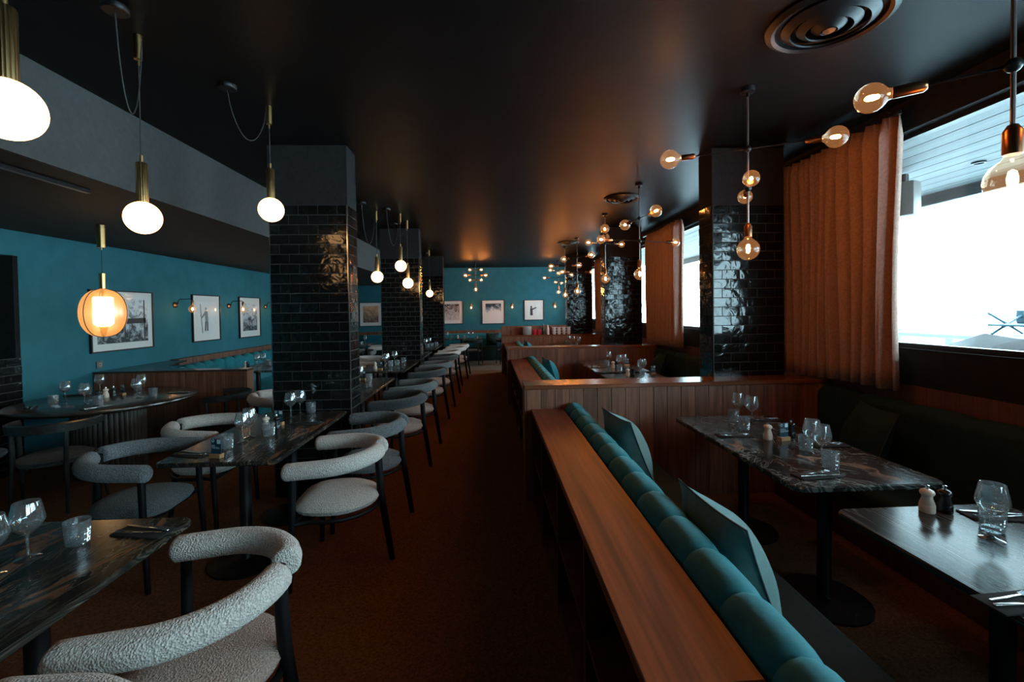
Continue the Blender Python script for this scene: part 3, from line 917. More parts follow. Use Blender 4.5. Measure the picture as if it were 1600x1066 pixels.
# ------------------------------------------------------------------ pictures, sconces, socket
def picture(loc, w, h, face, kind, label, bw=0.10, figures=()):
    p = thing('framed_picture', label, 'picture', loc, 0, 'framed photographs')
    p.rotation_euler = (0, 0, PI / 2 if face == 'x' else 0)
    t = 0.018
    f = MB()
    f.box(-w / 2, -0.03, -h / 2, -w / 2 + t, 0, h / 2).box(w / 2 - t, -0.03, -h / 2, w / 2, 0, h / 2)
    f.box(-w / 2 + t, -0.03, -h / 2, w / 2 - t, 0, -h / 2 + t).box(-w / 2 + t, -0.03, h / 2 - t, w / 2 - t, 0, h / 2)
    f.build('frame', 'frame_black', p, smooth=False)
    MB().box(-w / 2 + t, -0.014, -h / 2 + t, w / 2 - t, -0.002, h / 2 - t).build('mat_board', 'mat_board', p, smooth=False)
    pr = MB().box(-w / 2 + bw, -0.0165, -h / 2 + bw * 1.05, w / 2 - bw, -0.0142, h / 2 - bw).build('print', 'print_' + kind, p, smooth=False)
    for nm, mat, shapes in figures:
        b = MB()
        for s in shapes:
            n = len(s)
            vs = [(x, -0.0185, z) for x, z in s] + [(x, -0.0166, z) for x, z in s]
            b.add(vs, [tuple(range(n)), tuple(range(n, 2 * n))[::-1]] + [(i, (i + 1) % n, n + (i + 1) % n, n + i) for i in range(n)])
        b.build(nm, mat, pr, smooth=False)
    return p
def oval(cx, cz, rx, rz, n=12):
    return [(cx + rx * math.cos(2 * PI * k / n), cz + rz * math.sin(2 * PI * k / n)) for k in range(n)]
man = [oval(-0.02, 0.155, 0.022, 0.03), [(-0.055, 0.12), (0.02, 0.125), (0.035, 0.0), (0.03, -0.06), (-0.045, -0.06), (-0.05, 0.02)],
       [(-0.05, 0.11), (-0.14, 0.02), (-0.16, 0.06), (-0.17, 0.04), (-0.14, -0.01), (-0.04, 0.06)]]
legs_ = [[(-0.045, -0.06), (-0.01, -0.06), (-0.03, -0.22), (-0.06, -0.22)], [(0.0, -0.06), (0.03, -0.06), (0.03, -0.22), (0.0, -0.22)]]
ski = [[(-0.175, 0.24), (-0.165, 0.24), (-0.115, -0.25), (-0.13, -0.25)]]
beam = [[(-0.34 + k * 0.17, 0.28), (-0.32 + k * 0.17, 0.28), (-0.32 + k * 0.17, -0.26), (-0.34 + k * 0.17, -0.26)] for k in (0, 2, 4)] + [[(-0.38, 0.02), (0.38, 0.03), (0.38, -0.04), (-0.38, -0.05)]]
picture((WX + 0.002, 6.245, 1.54), 1.03, 0.79, 'x', 'street', 'large framed photograph of a glazed street scene behind the cage pendant', figures=[('print_mullions', 'ink_figure', beam)])
picture((WX + 0.002, 8.0, 1.545), 0.76, 0.79, 'x', 'pale', 'framed photograph of a standing figure holding skis on the left wall', 0.12, [('print_figure', 'ink_grey', man), ('print_legs', 'ink_figure', legs_ + ski)])
picture((WX + 0.002, 9.40, 1.54), 0.80, 0.81, 'x', 'street', 'framed grey photograph nearest the left pillar on the left wall', 0.13)
picture((-3.95, YB - 0.002, 1.54), 0.74, 0.79, 'y', 'dusk', 'framed dusk photograph seen between the first two left pillars', 0.12)
picture((-1.29, YB - 0.002, 1.57), 0.76, 0.78, 'y', 'crowd', 'framed crowd photograph half hidden by the farthest left pillar', 0.12)
picture((0.095, YB - 0.002, 1.565), 0.76, 0.80, 'y', 'snow', 'framed photograph of a snowy slope in the middle of the far wall', 0.12)
arm2 = [oval(-0.09, 0.1, 0.03, 0.04), [(-0.13, 0.06), (-0.05, 0.06), (-0.04, -0.18), (-0.13, -0.18)], [(-0.05, 0.05), (0.08, 0.1), (0.09, 0.07), (-0.05, 0.0)]]
picture((1.46, YB - 0.002, 1.61), 0.66, 0.68, 'y', 'pale', 'smaller framed photograph rightmost on the far wall', 0.11, [('print_figure', 'ink_figure', arm2)])
def bulb_parts(parent, c, r, d, fil='filament', name='bulb'):
    """glass bulb of radius r whose socket end points along -d"""
    d = Vector(d).normalized()
    q = d.to_track_quat('-Z', 'Y').to_matrix().to_4x4()
    prof = [(0.014, r * 1.32)] + [(0.017, r * 1.18), (r * 0.42, r * 0.93)] + [(r * math.cos(R(a)), r * math.sin(R(a))) for a in (58, 40, 20, 0, -20, -40, -60, -78)] + [(0.0008, -r)]
    b = MB().lathe(prof, 20)
    b.rot(q)
    o = b.build(name, 'bulb_glass', parent, c)
    f = MB().lathe([(0.001, -0.36 * r), (0.13 * r + 0.002, -0.25 * r), (0.17 * r + 0.002, 0.1 * r), (0.11 * r + 0.002, 0.42 * r), (0.001, 0.5 * r)], 8)
    f.rot(q)
    f.build('filament', fil, o)
    return o
def sconce(loc, face, label):
    s = thing('wall_sconce', label, 'wall lamp', loc, PI / 2 if face == 'x' else 0, 'bulb sconces')
    dd = MB().lathe([(0.001, 0), (0.045, 0), (0.045, 0.018), (0.03, 0.03), (0.001, 0.03)], 20)
    dd.rot(Matrix.Rotation(PI / 2, 4, 'X'))
    dd.build('wall_plate', 'copper_socket', s)
    MB().sweep([(0, -0.03, 0), (0, -0.05, 0.02), (0, -0.055, 0.06), (0, -0.075, 0.085), (0, -0.24, 0.09), (0, -0.26, 0.085), (0, -0.265, 0.06)], 0.006, 8).build('arm', 'black_metal', s)
    MB().lathe([(0.001, 0.07), (0.016, 0.07), (0.02, 0.06), (0.02, 0.0), (0.001, 0.0)], 14, (0, -0.265, 0.0)).build('socket', 'copper_socket', s)
    bulb_parts(s, (0, -0.265, -0.07), 0.055, (0, 0, -1), 'filament_sconce')
for y, l in ((7.24, 'bulb sconce between the first two pictures on the left wall'), (8.68, 'bulb sconce between the ski picture and the grey picture'), (10.05, 'bulb sconce on the left wall beside the nearest tile pillar')):
    sconce((WX + 0.002, y, 1.76), 'x', l)
for x, l in ((-0.63, 'bulb sconce left of the snowy slope picture on the far wall'), (0.72, 'bulb sconce right of the snowy slope picture on the far wall'), (2.14, 'rightmost bulb sconce on the far wall')):
    sconce((x, YB - 0.002, 1.78), 'y', l)
so = thing('wall_socket', 'small grey power socket on the teal left wall', 'socket', (WX + 0.001, 5.86, 1.0), PI / 2)
MB().rbox(-0.045, -0.012, -0.045, 0.045, 0, 0.045, 0.004, 1).build('plate', 'socket_grey', so)
b = MB().lathe([(0.022, 0.0), (0.022, 0.004), (0.018, 0.004), (0.018, 0.0)], 18); b.rot(Matrix.Translation((0, -0.012, 0)) @ Matrix.Rotation(PI / 2, 4, 'X'))
b.build('socket_ring', 'salt_cream', so)

# ------------------------------------------------------------------ pendants
def pendant(cap, gz, can, label, r=0.083):
    x, y = cap
    p = thing('globe_pendant', label, 'pendant lamp', (x, y, ZC), 0, 'opal globe pendants')
    H = gz - ZC
    MB().lathe([(0.001, 0), (0.019, 0), (0.019, -0.125), (0.006, -0.128), (0.006, -0.155), (0.001, -0.155)], 18).build('ceiling_cup', 'brass', p)
    top = H + r + 0.235
    MB().sweep([(0, 0, -0.15), (0, 0, top)], 0.003, 6).build('cord', 'cord_black', p)
    b = MB()
    prof = [(0.001, top + 0.005), (0.008, top + 0.005), (0.008, top - 0.03), (0.012, top - 0.033)]
    b.lathe(prof, 14)
    n = 40
    vs = []; fs = []
    z1, z0 = top - 0.033, H + r * 0.93
    for z in (z1, z1 - 0.006, z0 + 0.004, z0):
        for k in range(n):
            rr_ = 0.0245 + (0.0018 if k % 2 else 0) - (0.004 if z in (z1,) else 0)
            vs.append((rr_ * math.cos(2 * PI * k / n), rr_ * math.sin(2 * PI * k / n), z))
    for i in range(3):
        for k in range(n):
            fs.append((i * n + k, i * n + (k + 1) % n, (i + 1) * n + (k + 1) % n, (i + 1) * n + k))
    fs.append(tuple(range(n)))
    b.add(vs, fs)
    b.build('stem', 'brass', p)
    MB().ball((0, 0, H), r, 32, 20).build('globe', 'opal_globe', p)
    if can:
        cx, cy, sag = can[0] - x, can[1] - y, can[2]
        MB().lathe([(0.001, 0), (0.055, 0), (0.055, -0.02), (0.05, -0.026), (0.001, -0.026)], 24, (cx, cy, 0)).build('ceiling_rose', 'black_metal', p)
        pth = []
        for k in range(17):
            t = k / 16
            s_ = 4 * t * (1 - t)
            pth.append((cx * (1 - t) ** 1.0 + 0.018 * (1 if cx > 0 else -1) * t, cy * (1 - t), -0.03 - sag * s_ ** 0.75 + (0.0)))
        MB().sweep(pth, 0.003, 6).build('slack_cord', 'cord_black', p)
    return p
pendant((-1.345, 1.35), 2.185, None, 'opal globe pendant cropped at the top left corner')
pendant((-1.8, 2.46), 2.11, (-1.734, 2.236, 0.42), 'opal globe pendant with deep cord loop, second from left')
pendant((-1.525, 3.27), 2.33, (-1.641, 2.974, 0.26), 'opal globe pendant in front of the nearest left pillar')
pendant((-1.615, 6.6), 2.11, (-1.669, 6.062, 0.48), 'opal globe pendant just right of the nearest left pillar')
pendant((-1.31, 6.77), 2.28, (-1.43, 6.438, 0.46), 'opal globe pendant, higher of the two before the second left pillar')
pendant((-1.305, 7.3), 2.06, (-1.546, 7.527, 0.2), 'opal globe pendant, lower of the two before the second left pillar')
pendant((-1.425, 10.78), 2.03, (-1.571, 11.24, 0.15), 'opal globe pendant before the farthest left pillar')

cg = thing('cage_pendant', 'amber cage pendant lamp hanging over the round table', 'pendant lamp', (-3.79, 4.63, ZS))
def cz(z): return z - ZS
MB().lathe([(0.001, 0), (0.036, 0), (0.036, cz(2.27)), (0.006, cz(2.268)), (0.006, cz(2.25)), (0.001, cz(2.25))], 20).build('ceiling_cup', 'brass', cg)
MB().sweep([(0, 0, cz(2.26)), (0, 0, cz(2.02))], 0.003, 6).build('cord', 'cord_black', cg)
MB().lathe([(0.001, cz(2.02)), (0.026, cz(2.02)), (0.026, cz(1.872)), (0.001, cz(1.872))], 20).build('stem', 'brass', cg)
prof = [(0.03, cz(1.868))]
for k in range(1, 16):
    a = R(90 - 12 * k) if k < 15 else R(-86)
    prof.append((0.185 * max(math.cos(a), 0.05) ** 0.75, cz(1.632) + 0.232 * math.sin(a)))
MB().lathe(prof, 40).build('cage', 'cage_mesh', cg)
rb = []
for a0 in (0.35, 0.35 + 2 * PI / 3, 0.35 + 4 * PI / 3):
    MB().sweep([(1.01 * r_ * math.cos(a0), 1.01 * r_ * math.sin(a0), z_) for r_, z_ in prof], 0.004, 6).build('rib', 'black_metal', cg)
MB().lathe([(0.001, cz(1.79)), (0.066, cz(1.79)), (0.078, cz(1.78)), (0.078, cz(1.53)), (0.05, cz(1.502)), (0.001, cz(1.50))], 28).build('inner_shade', 'opal_cylinder', cg)
MB().sweep([(0, 0, cz(1.88)), (0, 0, cz(1.785))], 0.008, 8).build('lamp_holder', 'copper_socket', cg)
MB().lathe([(0.001, cz(1.5)), (0.035, cz(1.495)), (0.02, cz(1.43)), (0.004, cz(1.40)), (0.001, cz(1.395))], 14).build('finial', 'brass', cg)

def chandelier(x, y, label, arms, zb=2.0, rb_=0.07, can=True):
    c = thing('bulb_chandelier', label, 'chandelier', (x, y, ZC), 0, 'bare bulb chandeliers')
    MB().lathe([(0.001, 0), (0.045, 0), (0.045, -0.03), (0.012, -0.034), (0.012, -0.06), (0.001, -0.06)], 20).build('ceiling_rose', 'black_metal', c)
    zs_ = zb + rb_ * 1.25 - ZC
    MB().sweep([(0, 0, -0.05), (0, 0, zs_ + 0.08)], 0.0065, 8).build('rod', 'rod_grey', c)
    MB().lathe([(0.001, zs_ + 0.09), (0.012, zs_ + 0.085), (0.024, zs_ + 0.065), (0.024, zs_ - 0.005), (0.001, zs_ - 0.005)], 16).build('socket', 'copper_socket', c)
    bulb_parts(c, (0, 0, zb - ZC), rb_, (0, 0, -1))
    for z, ang, half, br, sides in arms:
        zz = z - ZC
        u = Vector((math.cos(R(ang)), math.sin(R(ang)), 0))
        MB().ball((0, 0, zz), 0.022, 14, 8).build('joint', 'black_metal', c)
        ends = []
        for s_ in sides:
            ln = half - br * 1.25
            ends.append(s_)
            MB().sweep([u * s_ * 0.018 + Vector((0, 0, zz)), u * s_ * (ln - 0.07) + Vector((0, 0, zz))], 0.005, 8).build('arm', 'black_metal', c)
            MB().sweep([u * s_ * (ln - 0.085) + Vector((0, 0, zz)), u * s_ * (ln - 0.075) + Vector((0, 0, zz)), u * s_ * (ln + 0.004) + Vector((0, 0, zz))], [0.012, 0.02, 0.02], 14).build('socket', 'copper_socket', c)
            bulb_parts(c, u * s_ * half + Vector((0, 0, zz)), br, u * s_)
    return c
B2 = (1, -1)
chandelier(1.60, 1.32, 'bare bulb chandelier cropped at the right edge before the large window', [(2.325, 140, 0.34, 0.05, B2)], 1.975, 0.068)
chandelier(1.72, 2.95, 'bare bulb chandelier in front of the nearest right pillar', [(2.65, 154, 0.49, 0.066, B2), (2.39, 64, 0.25, 0.05, B2)], 1.985, 0.071)
chandelier(1.735, 5.19, 'bare bulb chandelier left of the nearest right pillar', [(2.645, -83, 0.40, 0.066, B2), (2.385, 15, 0.5, 0.048, B2)], 2.0, 0.066)
chandelier(1.755, 6.83, 'bare bulb chandelier overlapping the left edge of the second right pillar', [(2.75, 75, 0.42, 0.066, B2), (2.6, 20, 0.3, 0.05, B2)], 2.06, 0.066)
chandelier(1.76, 9.1, 'bare bulb chandelier, nearer of the pair before the farthest right pillar', [(2.66, 120, 0.42, 0.068, B2), (2.36, 10, 0.32, 0.05, B2)], 1.97, 0.068)
chandelier(1.715, 10.31, 'bare bulb chandelier, farther of the pair before the farthest right pillar', [(2.61, 165, 0.32, 0.066, B2), (2.42, 50, 0.3, 0.05, B2)], 1.94, 0.068)
chandelier(2.0, 13.2, 'bare bulb chandelier behind the farthest right pillar row', [(2.75, 30, 0.3, 0.06, B2), (2.55, 160, 0.42, 0.06, B2), (2.4, 60, 0.25, 0.05, B2)], 2.12, 0.066)
chandelier(-0.42, 13.36, 'six armed bare bulb chandelier alone before the far teal wall', [(2.81, 0, 0.17, 0.055, B2), (2.65, 5, 0.30, 0.066, B2), (2.51, 0, 0.17, 0.055, B2)], 2.23, 0.07)

# ------------------------------------------------------------------ ceiling diffusers, track
def diffuser(x, y, r, label):
    d = thing('ceiling_diffuser', label, 'air vent', (x, y, ZC), 0, 'round ceiling diffusers')
    MB().lathe([(r, 0), (r, -0.012), (r * 0.9, -0.03), (r * 0.84, -0.02), (r * 0.84, 0)], 48).build('outer_ring', 'black_metal', d)
    for k, q in enumerate((0.74, 0.5, 0.27)):
        MB().lathe([(r * q, -0.006), (r * q, -0.02 - 0.008 * k), (r * (q - 0.14), -0.045 - 0.008 * k), (r * (q - 0.15), -0.038 - 0.008 * k)], 40).build('cone_ring', 'black_metal', d)
    MB().lathe([(0.001, -0.062), (r * 0.1, -0.06), (r * 0.12, -0.03), (0.001, -0.028)], 24).build('hub', 'black_metal', d)
diffuser(1.73, 2.24, 0.285, 'large round black ceiling diffuser at the top right')
diffuser(1.73, 5.86, 0.235, 'round ceiling diffuser beside the second chandelier')
diffuser(1.69, 9.7, 0.235, 'round ceiling diffuser far down the booth side')
tr = thing('ceiling_track', 'thin dark track under the lowered ceiling at the left edge', 'light track', (-2.82, 1.2, ZS))
MB().box(-0.018, 0, -0.025, 0.018, 2.15, 0.0).build('track_body', 'black_metal', tr, smooth=False)
MB().box(-0.008, 0.01, -0.027, 0.008, 2.14, -0.0252).build('track_lens', 'socket_grey', tr, smooth=False)

# ------------------------------------------------------------------ tableware
def wine_mesh():
    o = [(0.0006, 0.0), (0.036, 0.0), (0.037, 0.0015), (0.03, 0.004), (0.012, 0.007), (0.0055, 0.013), (0.0042, 0.03), (0.0042, 0.075), (0.0065, 0.088), (0.02, 0.094), (0.038, 0.113), (0.0485, 0.134), (0.0475, 0.146), (0.042, 0.175), (0.0365, 0.2), (0.036, 0.2015),
         (0.0352, 0.2005), (0.0405, 0.1745), (0.0459, 0.1455), (0.0468, 0.134), (0.0365, 0.1145), (0.019, 0.0962), (0.006, 0.0915), (0.0006, 0.091)]
    return MB().lathe(o, 28).mesh('wine_glass', 'clear_glass')
def tumbler_mesh():
    n = 48
    vs = []; fs = []
    rings = []
    H = 0.088
    zs_ = [0.0, 0.002] + [0.006 + 0.0052 * k for k in range(11)] + [0.066, 0.076, H - 0.001, H]
    for z in zs_:
        r0 = 0.0345 + 0.0065 * z / H
        ring = []
        for k in range(n):
            a = 2 * PI * k / n
            dr = 0.0
            if 0.006 <= z <= 0.06:
                i = round((z - 0.006) / 0.0052)
                dr = -0.0017 if (k + i) % 4 == 0 or (k - i) % 4 == 0 else 0.0006
            if z == 0.0: dr = -0.002
            if z == H: dr = -0.0008
            ring.append(((r0 + dr) * math.cos(a), (r0 + dr) * math.sin(a), z))
        rings.append(ring)
    for z, r in ((H, 0.0388), (0.05, 0.0365), (0.014, 0.0335), (0.0105, 0.03), (0.0095, 0.0005)):
        rings.append([(r * math.cos(2 * PI * k / n), r * math.sin(2 * PI * k / n), z) for k in range(n)])
    rings.insert(0, [(0.0005 * math.cos(2 * PI * k / n), 0.0005 * math.sin(2 * PI * k / n), 0.0008) for k in range(n)])
    for rg in rings: vs += rg
    for i in range(len(rings) - 1):
        for k in range(n):
            fs.append((i * n + k, i * n + (k + 1) % n, (i + 1) * n + (k + 1) % n, (i + 1) * n + k))
    me = MB().add(vs, fs).mesh('tumbler', 'cut_glass', False)
    return me
MILL = [(0.001, 0.0), (0.026, 0.0), (0.027, 0.004), (0.027, 0.03), (0.025, 0.033), (0.0255, 0.036), (0.018, 0.058), (0.019, 0.07), (0.024, 0.073), (0.0255, 0.08), (0.022, 0.088), (0.01, 0.094), (0.001, 0.0945)]
WINE, TUM = wine_mesh(), tumbler_mesh()
MILLM = {k: MB().lathe(MILL, 24).mesh('mill_body', m_) for k, m_ in (('salt', 'salt_cream'), ('pepper', 'pepper_black'))}
KNOB = MB().lathe([(0.001, 0.093), (0.005, 0.094), (0.0045, 0.098), (0.009, 0.102), (0.008, 0.109), (0.001, 0.111)], 14).mesh('mill_knob', 'steel')
NAP = MB().rbox(-0.045, -0.11, 0, 0.045, 0.11, 0.006, 0.0025, 2).mesh('napkin', 'napkin_cloth')
def fork_mesh():
    b = MB()
    b.rbox(-0.0035, -0.09, 0.001, 0.0035, 0.03, 0.0035, 0.001, 1)
    b.rbox(-0.011, 0.028, 0.001, 0.011, 0.055, 0.0035, 0.001, 1)
    for k in range(4):
        x = -0.0093 + k * 0.0062
        b.rbox(x - 0.0017, 0.053, 0.001, x + 0.0017, 0.096, 0.0033, 0.0006, 1)
    b.v = [(x, y, z + 0.006 * max(0, (y - 0.02) / 0.08) ** 1.2 + (0.004 * max(0, (-y - 0.03) / 0.06))) for x, y, z in b.v]
    return b.mesh('fork', 'steel')
def knife_mesh():
    b = MB()
    b.rbox(-0.005, -0.1, 0.0005, 0.005, 0.0, 0.007, 0.002, 2)
    pr = [(-0.006, 0.0), (0.006, 0.0), (0.0085, 0.03), (0.0085, 0.075), (0.002, 0.112), (-0.005, 0.1), (-0.0065, 0.05)]
    vs = [(x, y, 0.003) for x, y in pr] + [(x, y, 0.0045) for x, y in pr]
    n = len(pr)
    b.add(vs, [tuple(range(n))[::-1], tuple(range(n, 2 * n))] + [(i, (i + 1) % n, n + (i + 1) % n, n + i) for i in range(n)])
    return b.mesh('knife', 'steel')
FORK, KNIFE = fork_mesh(), knife_mesh()
BLOCK = MB().rbox(-0.037, -0.017, 0, 0.037, 0.017, 0.024, 0.0015, 1).mesh('wood_block', 'oak_block', False)
CARD = MB().box(-0.033, -0.001, 0.018, 0.033, 0.001, 0.112).mesh('card_sheet', 'card_navy', False)
CPATCH = MB().box(0.006, -0.0016, 0.084, 0.030, -0.0011, 0.108).mesh('card_patch', 'card_print', False)
lgo = MB().lathe([(0.0085, -0.0003), (0.0085, 0.0003), (0.0055, 0.0003), (0.0055, -0.0003)], 20, closed=True)
lgo.rot(Matrix.Translation((-0.02, -0.0014, 0.1)) @ Matrix.Rotation(PI / 2, 4, 'X'))
LOGO = lgo.mesh('card_emblem', 'card_print')
GRP = {'wine': 'wine glasses', 'tum': 'cut glass tumblers', 'salt': 'cream salt mills', 'pep': 'black pepper mills', 'card': 'table cards', 'nap': 'dark napkins'}
LETTERS = {}
def text(parent, body, size, x, z):
    cu = bpy.data.curves.new('card_lettering', 'FONT')
    cu.body = body; cu.size = size; cu.extrude = 0.0002
    cu.space_line = 0.85
    cu.materials.append(MATS['card_print'])
    key = (body, size)
    if key not in LETTERS:
        tmp = bpy.data.objects.new('lettering_curve', cu)
        LETTERS[key] = bpy.data.meshes.new_from_object(tmp)
        bpy.data.objects.remove(tmp)
    put('card_lettering', LETTERS[key], parent, (x, -0.0013, z), 0, (PI / 2, 0, 0))
def lay(kind, x, y, where, z=0.75, rz=0.0, words=None):
    loc = (x, y, z)
    if kind == 'wine':
        return tag(put('wine_glass', WINE, None, loc, random.uniform(0, 3)), 'stemmed wine glass ' + where, 'wine glass', GRP[kind])
    if kind == 'tum':
        return tag(put('tumbler', TUM, None, loc, random.uniform(0, 3)), 'cut glass tumbler ' + where, 'tumbler', GRP[kind])
    if kind in ('salt', 'pep'):
        t = thing('salt_mill' if kind == 'salt' else 'pepper_mill', ('cream salt mill ' if kind == 'salt' else 'black pepper mill ') + where, 'mill', loc, 0, GRP[kind])
        put('mill_body', MILLM['salt' if kind == 'salt' else 'pepper'], t); put('mill_knob', KNOB, t)
        return t
    if kind == 'card':
        t = thing('table_card', 'navy card in oak block ' + where, 'table card', loc, rz, GRP[kind])
        put('wood_block', BLOCK, t); put('card_sheet', CARD, t); put('card_patch', CPATCH, t); put('card_emblem', LOGO, t)
        if words:
            text(t, words[0], 0.013, -0.029, 0.066); text(t, words[1], 0.013, -0.029, 0.054)
        return t
    if kind == 'nap':
        tag(put('napkin', NAP, None, loc, rz), 'dark folded napkin ' + where, 'napkin', GRP[kind])
        c, s_ = math.cos(rz), math.sin(rz)
        def at(dx, dy): return (x + dx * c - dy * s_, y + dx * s_ + dy * c, z + 0.006)
        tag(put('fork', FORK, None, at(-0.018, 0.0), rz + R(6)), 'steel fork ' + where, 'fork', 'steel forks')
        tag(put('knife', KNIFE, None, at(0.018, 0.0), rz - R(5)), 'steel knife ' + where, 'knife', 'steel knives')
PB, GQ = ('PAY', 'THE BILL'), ('GOT A', 'QUESTION')
t1 = 'on the cropped bottom left table'
for a in [('wine', -1.64, 1.66, 'beside the tumbler ' + t1), ('wine', -1.65, 1.55, 'cut by the left edge ' + t1), ('tum', -1.56, 1.76, t1), ('nap', -1.37, 1.83, t1, 0.75, R(78))]:
    lay(*a)
t2 = 'on the table before the nearest left pillar'
for a in [('wine', -1.65, 3.07, 'left in the middle pair ' + t2), ('wine', -1.67, 3.19, 'right in the middle pair ' + t2), ('card', -1.64, 2.76, 'at near end ' + t2, 0.75, R(-12), PB), ('tum', -1.69, 2.95, 'behind the near card ' + t2),
          ('nap', -1.83, 2.83, 'at the near end ' + t2, 0.75, R(72)), ('tum', -1.56, 3.23, 'before the salt mill ' + t2), ('salt', -1.66, 3.40, t2), ('pep', -1.59, 3.41, t2), ('card', -1.63, 3.53, 'behind the mills ' + t2, 0.75, R(-8), PB),
          ('wine', -1.65, 3.79, 'left of the pillar pair ' + t2), ('wine', -1.62, 3.9, 'right of the pillar pair ' + t2), ('tum', -1.55, 3.95, 'against the pillar ' + t2), ('nap', -1.42, 3.55, 'on the aisle side ' + t2, 0.75, R(85))]:
    lay(*a)
t3 = 'on the table just behind the nearest left pillar'
for a in [('wine', -1.59, 5.55, t3), ('card', -1.62, 5.78, t3, 0.75, R(-10), PB), ('tum', -1.52, 5.7, 'beside the card ' + t3), ('tum', -1.72, 5.6, 'on the wall side ' + t3)]:
    lay(*a)
t4 = 'on the table before the second left pillar'
for a in [('salt', -1.74, 6.88, t4), ('card', -1.65, 6.8, t4, 0.75, R(-10), PB), ('wine', -1.64, 7.09, 'leftmost of three ' + t4), ('wine', -1.66, 7.27, 'middle of three ' + t4), ('tum', -1.58, 7.2, 'leftmost of three ' + t4), ('tum', -1.5, 7.3, 'middle of three ' + t4), ('wine', -1.6, 7.6, 'rightmost of three ' + t4), ('tum', -1.47, 7.67, 'rightmost of three ' + t4)]:
    lay(*a)
t5 = 'on the table before the farthest left pillar'
for a in [('wine', -1.56, 10.9, 'left of two ' + t5), ('wine', -1.52, 11.28, 'right of two ' + t5), ('tum', -1.5, 10.8, 'leftmost of three ' + t5), ('tum', -1.45, 11.2, 'middle of three ' + t5), ('tum', -1.37, 11.46, 'rightmost of three ' + t5)]:
    lay(*a)
r1 = 'on the booth table below the curtain'
for a in [('wine', 1.87, 3.35, 'left in the far pair ' + r1), ('wine', 1.90, 3.22, 'right in the far pair ' + r1), ('tum', 1.80, 3.29, 'farther of the far two ' + r1), ('tum', 1.75, 3.06, 'nearer of the far two ' + r1), ('nap', 1.60, 2.92, 'at the far bench side ' + r1, 0.75, R(84)), ('nap', 2.05, 3.3, 'at the far window side ' + r1, 0.75, R(86)),
          ('salt', 1.77, 2.82, r1), ('pep', 1.95, 2.86, r1), ('card', 1.85, 2.78, r1, 0.75, R(14), GQ), ('wine', 1.83, 2.50, 'left in the near pair ' + r1), ('wine', 1.80, 2.385, 'right in the near pair ' + r1), ('tum', 1.85, 2.58, 'under the near glasses ' + r1), ('tum', 1.77, 2.28, 'nearest ' + r1), ('nap', 1.62, 2.18, 'at the near bench side ' + r1, 0.75, R(-84)), ('nap', 2.05, 2.66, 'at the near window side ' + r1, 0.75, R(86))]:
    lay(*a)
r0 = 'on the cropped right edge table'
for a in [('salt', 1.78, 1.765, r0), ('pep', 1.845, 1.755, r0), ('tum', 1.87, 1.6, r0), ('wine', 1.80, 1.54, 'before the tumbler ' + r0), ('wine', 1.86, 1.43, 'cut by the right edge ' + r0), ('nap', 2.0, 1.70, 'behind the tumbler ' + r0, 0.75, R(80)), ('nap', 1.49, 1.2, 'at the lower right ' + r0, 0.75, R(-86))]:
    lay(*a)
r2 = 'on the farther table of the middle booth'
for a in [('wine', 1.80, 6.86, 'leftmost of three ' + r2), ('tum', 1.74, 6.75, 'left of two ' + r2), ('salt', 1.76, 6.47, r2), ('pep', 1.81, 6.46, r2), ('wine', 1.81, 6.32, 'middle of three ' + r2), ('wine', 1.90, 6.40, 'rightmost of three ' + r2), ('tum', 1.75, 6.12, 'right of two ' + r2), ('card', 2.02, 6.66, r2, 0.75, R(12), GQ), ('nap', 1.55, 6.5, r2, 0.75, R(86))]:
    lay(*a)
r2b = 'on the nearer table of the middle booth'
for a in [('salt', 1.72, 5.64, r2b), ('pep', 1.78, 5.63, r2b), ('wine', 1.9, 5.67, 'left of two ' + r2b), ('wine', 1.96, 5.76, 'right of two ' + r2b), ('tum', 1.88, 5.54, r2b), ('card', 2.09, 5.76, r2b, 0.75, R(12), GQ)]:
    lay(*a)
r3 = 'in the farthest booth'
for a in [('wine', 1.95, 11.2, 'leftmost of three ' + r3), ('wine', 2.0, 10.9, 'middle of three ' + r3), ('wine', 2.08, 10.6, 'rightmost of three ' + r3), ('tum', 1.86, 11.15, 'leftmost of three ' + r3), ('tum', 1.92, 10.8, 'middle of three ' + r3), ('tum', 2.03, 10.7, 'rightmost of three ' + r3)]:
    lay(*a)
rd = 'on the round table'
for a in [('tum', -4.27, 4.61, 'leftmost ' + rd), ('wine', -4.29, 4.76, 'leftmost ' + rd), ('wine', -3.95, 4.58, 'at the near middle ' + rd), ('tum', -3.77, 4.52, 'nearest the viewer ' + rd), ('tum', -4.37, 5.10, 'at the back left ' + rd), ('wine', -4.36, 5.25, 'behind the salt mill ' + rd), ('salt', -4.03, 4.92, rd), ('pep', -4.00, 4.98, rd), ('card', -3.97, 5.06, rd, 0.75, R(-30), PB),
          ('wine', -3.67, 4.86, 'left in the right hand pair ' + rd), ('wine', -3.86, 5.18, 'right in the right hand pair ' + rd), ('tum', -4.04, 5.36, 'behind the right hand wine glasses ' + rd), ('tum', -3.56, 4.93, 'rightmost ' + rd), ('nap', -4.3, 4.42, 'at the left ' + rd, 0.75, R(40)), ('nap', -3.66, 4.36, 'at the near side ' + rd, 0.75, R(-20)), ('nap', -3.40, 5.1, 'at the right ' + rd, 0.75, R(80)), ('nap', -4.48, 5.12, 'at the wall side ' + rd, 0.75, R(100))]:
    lay(*a)
lb = 'on the left corner bench table'
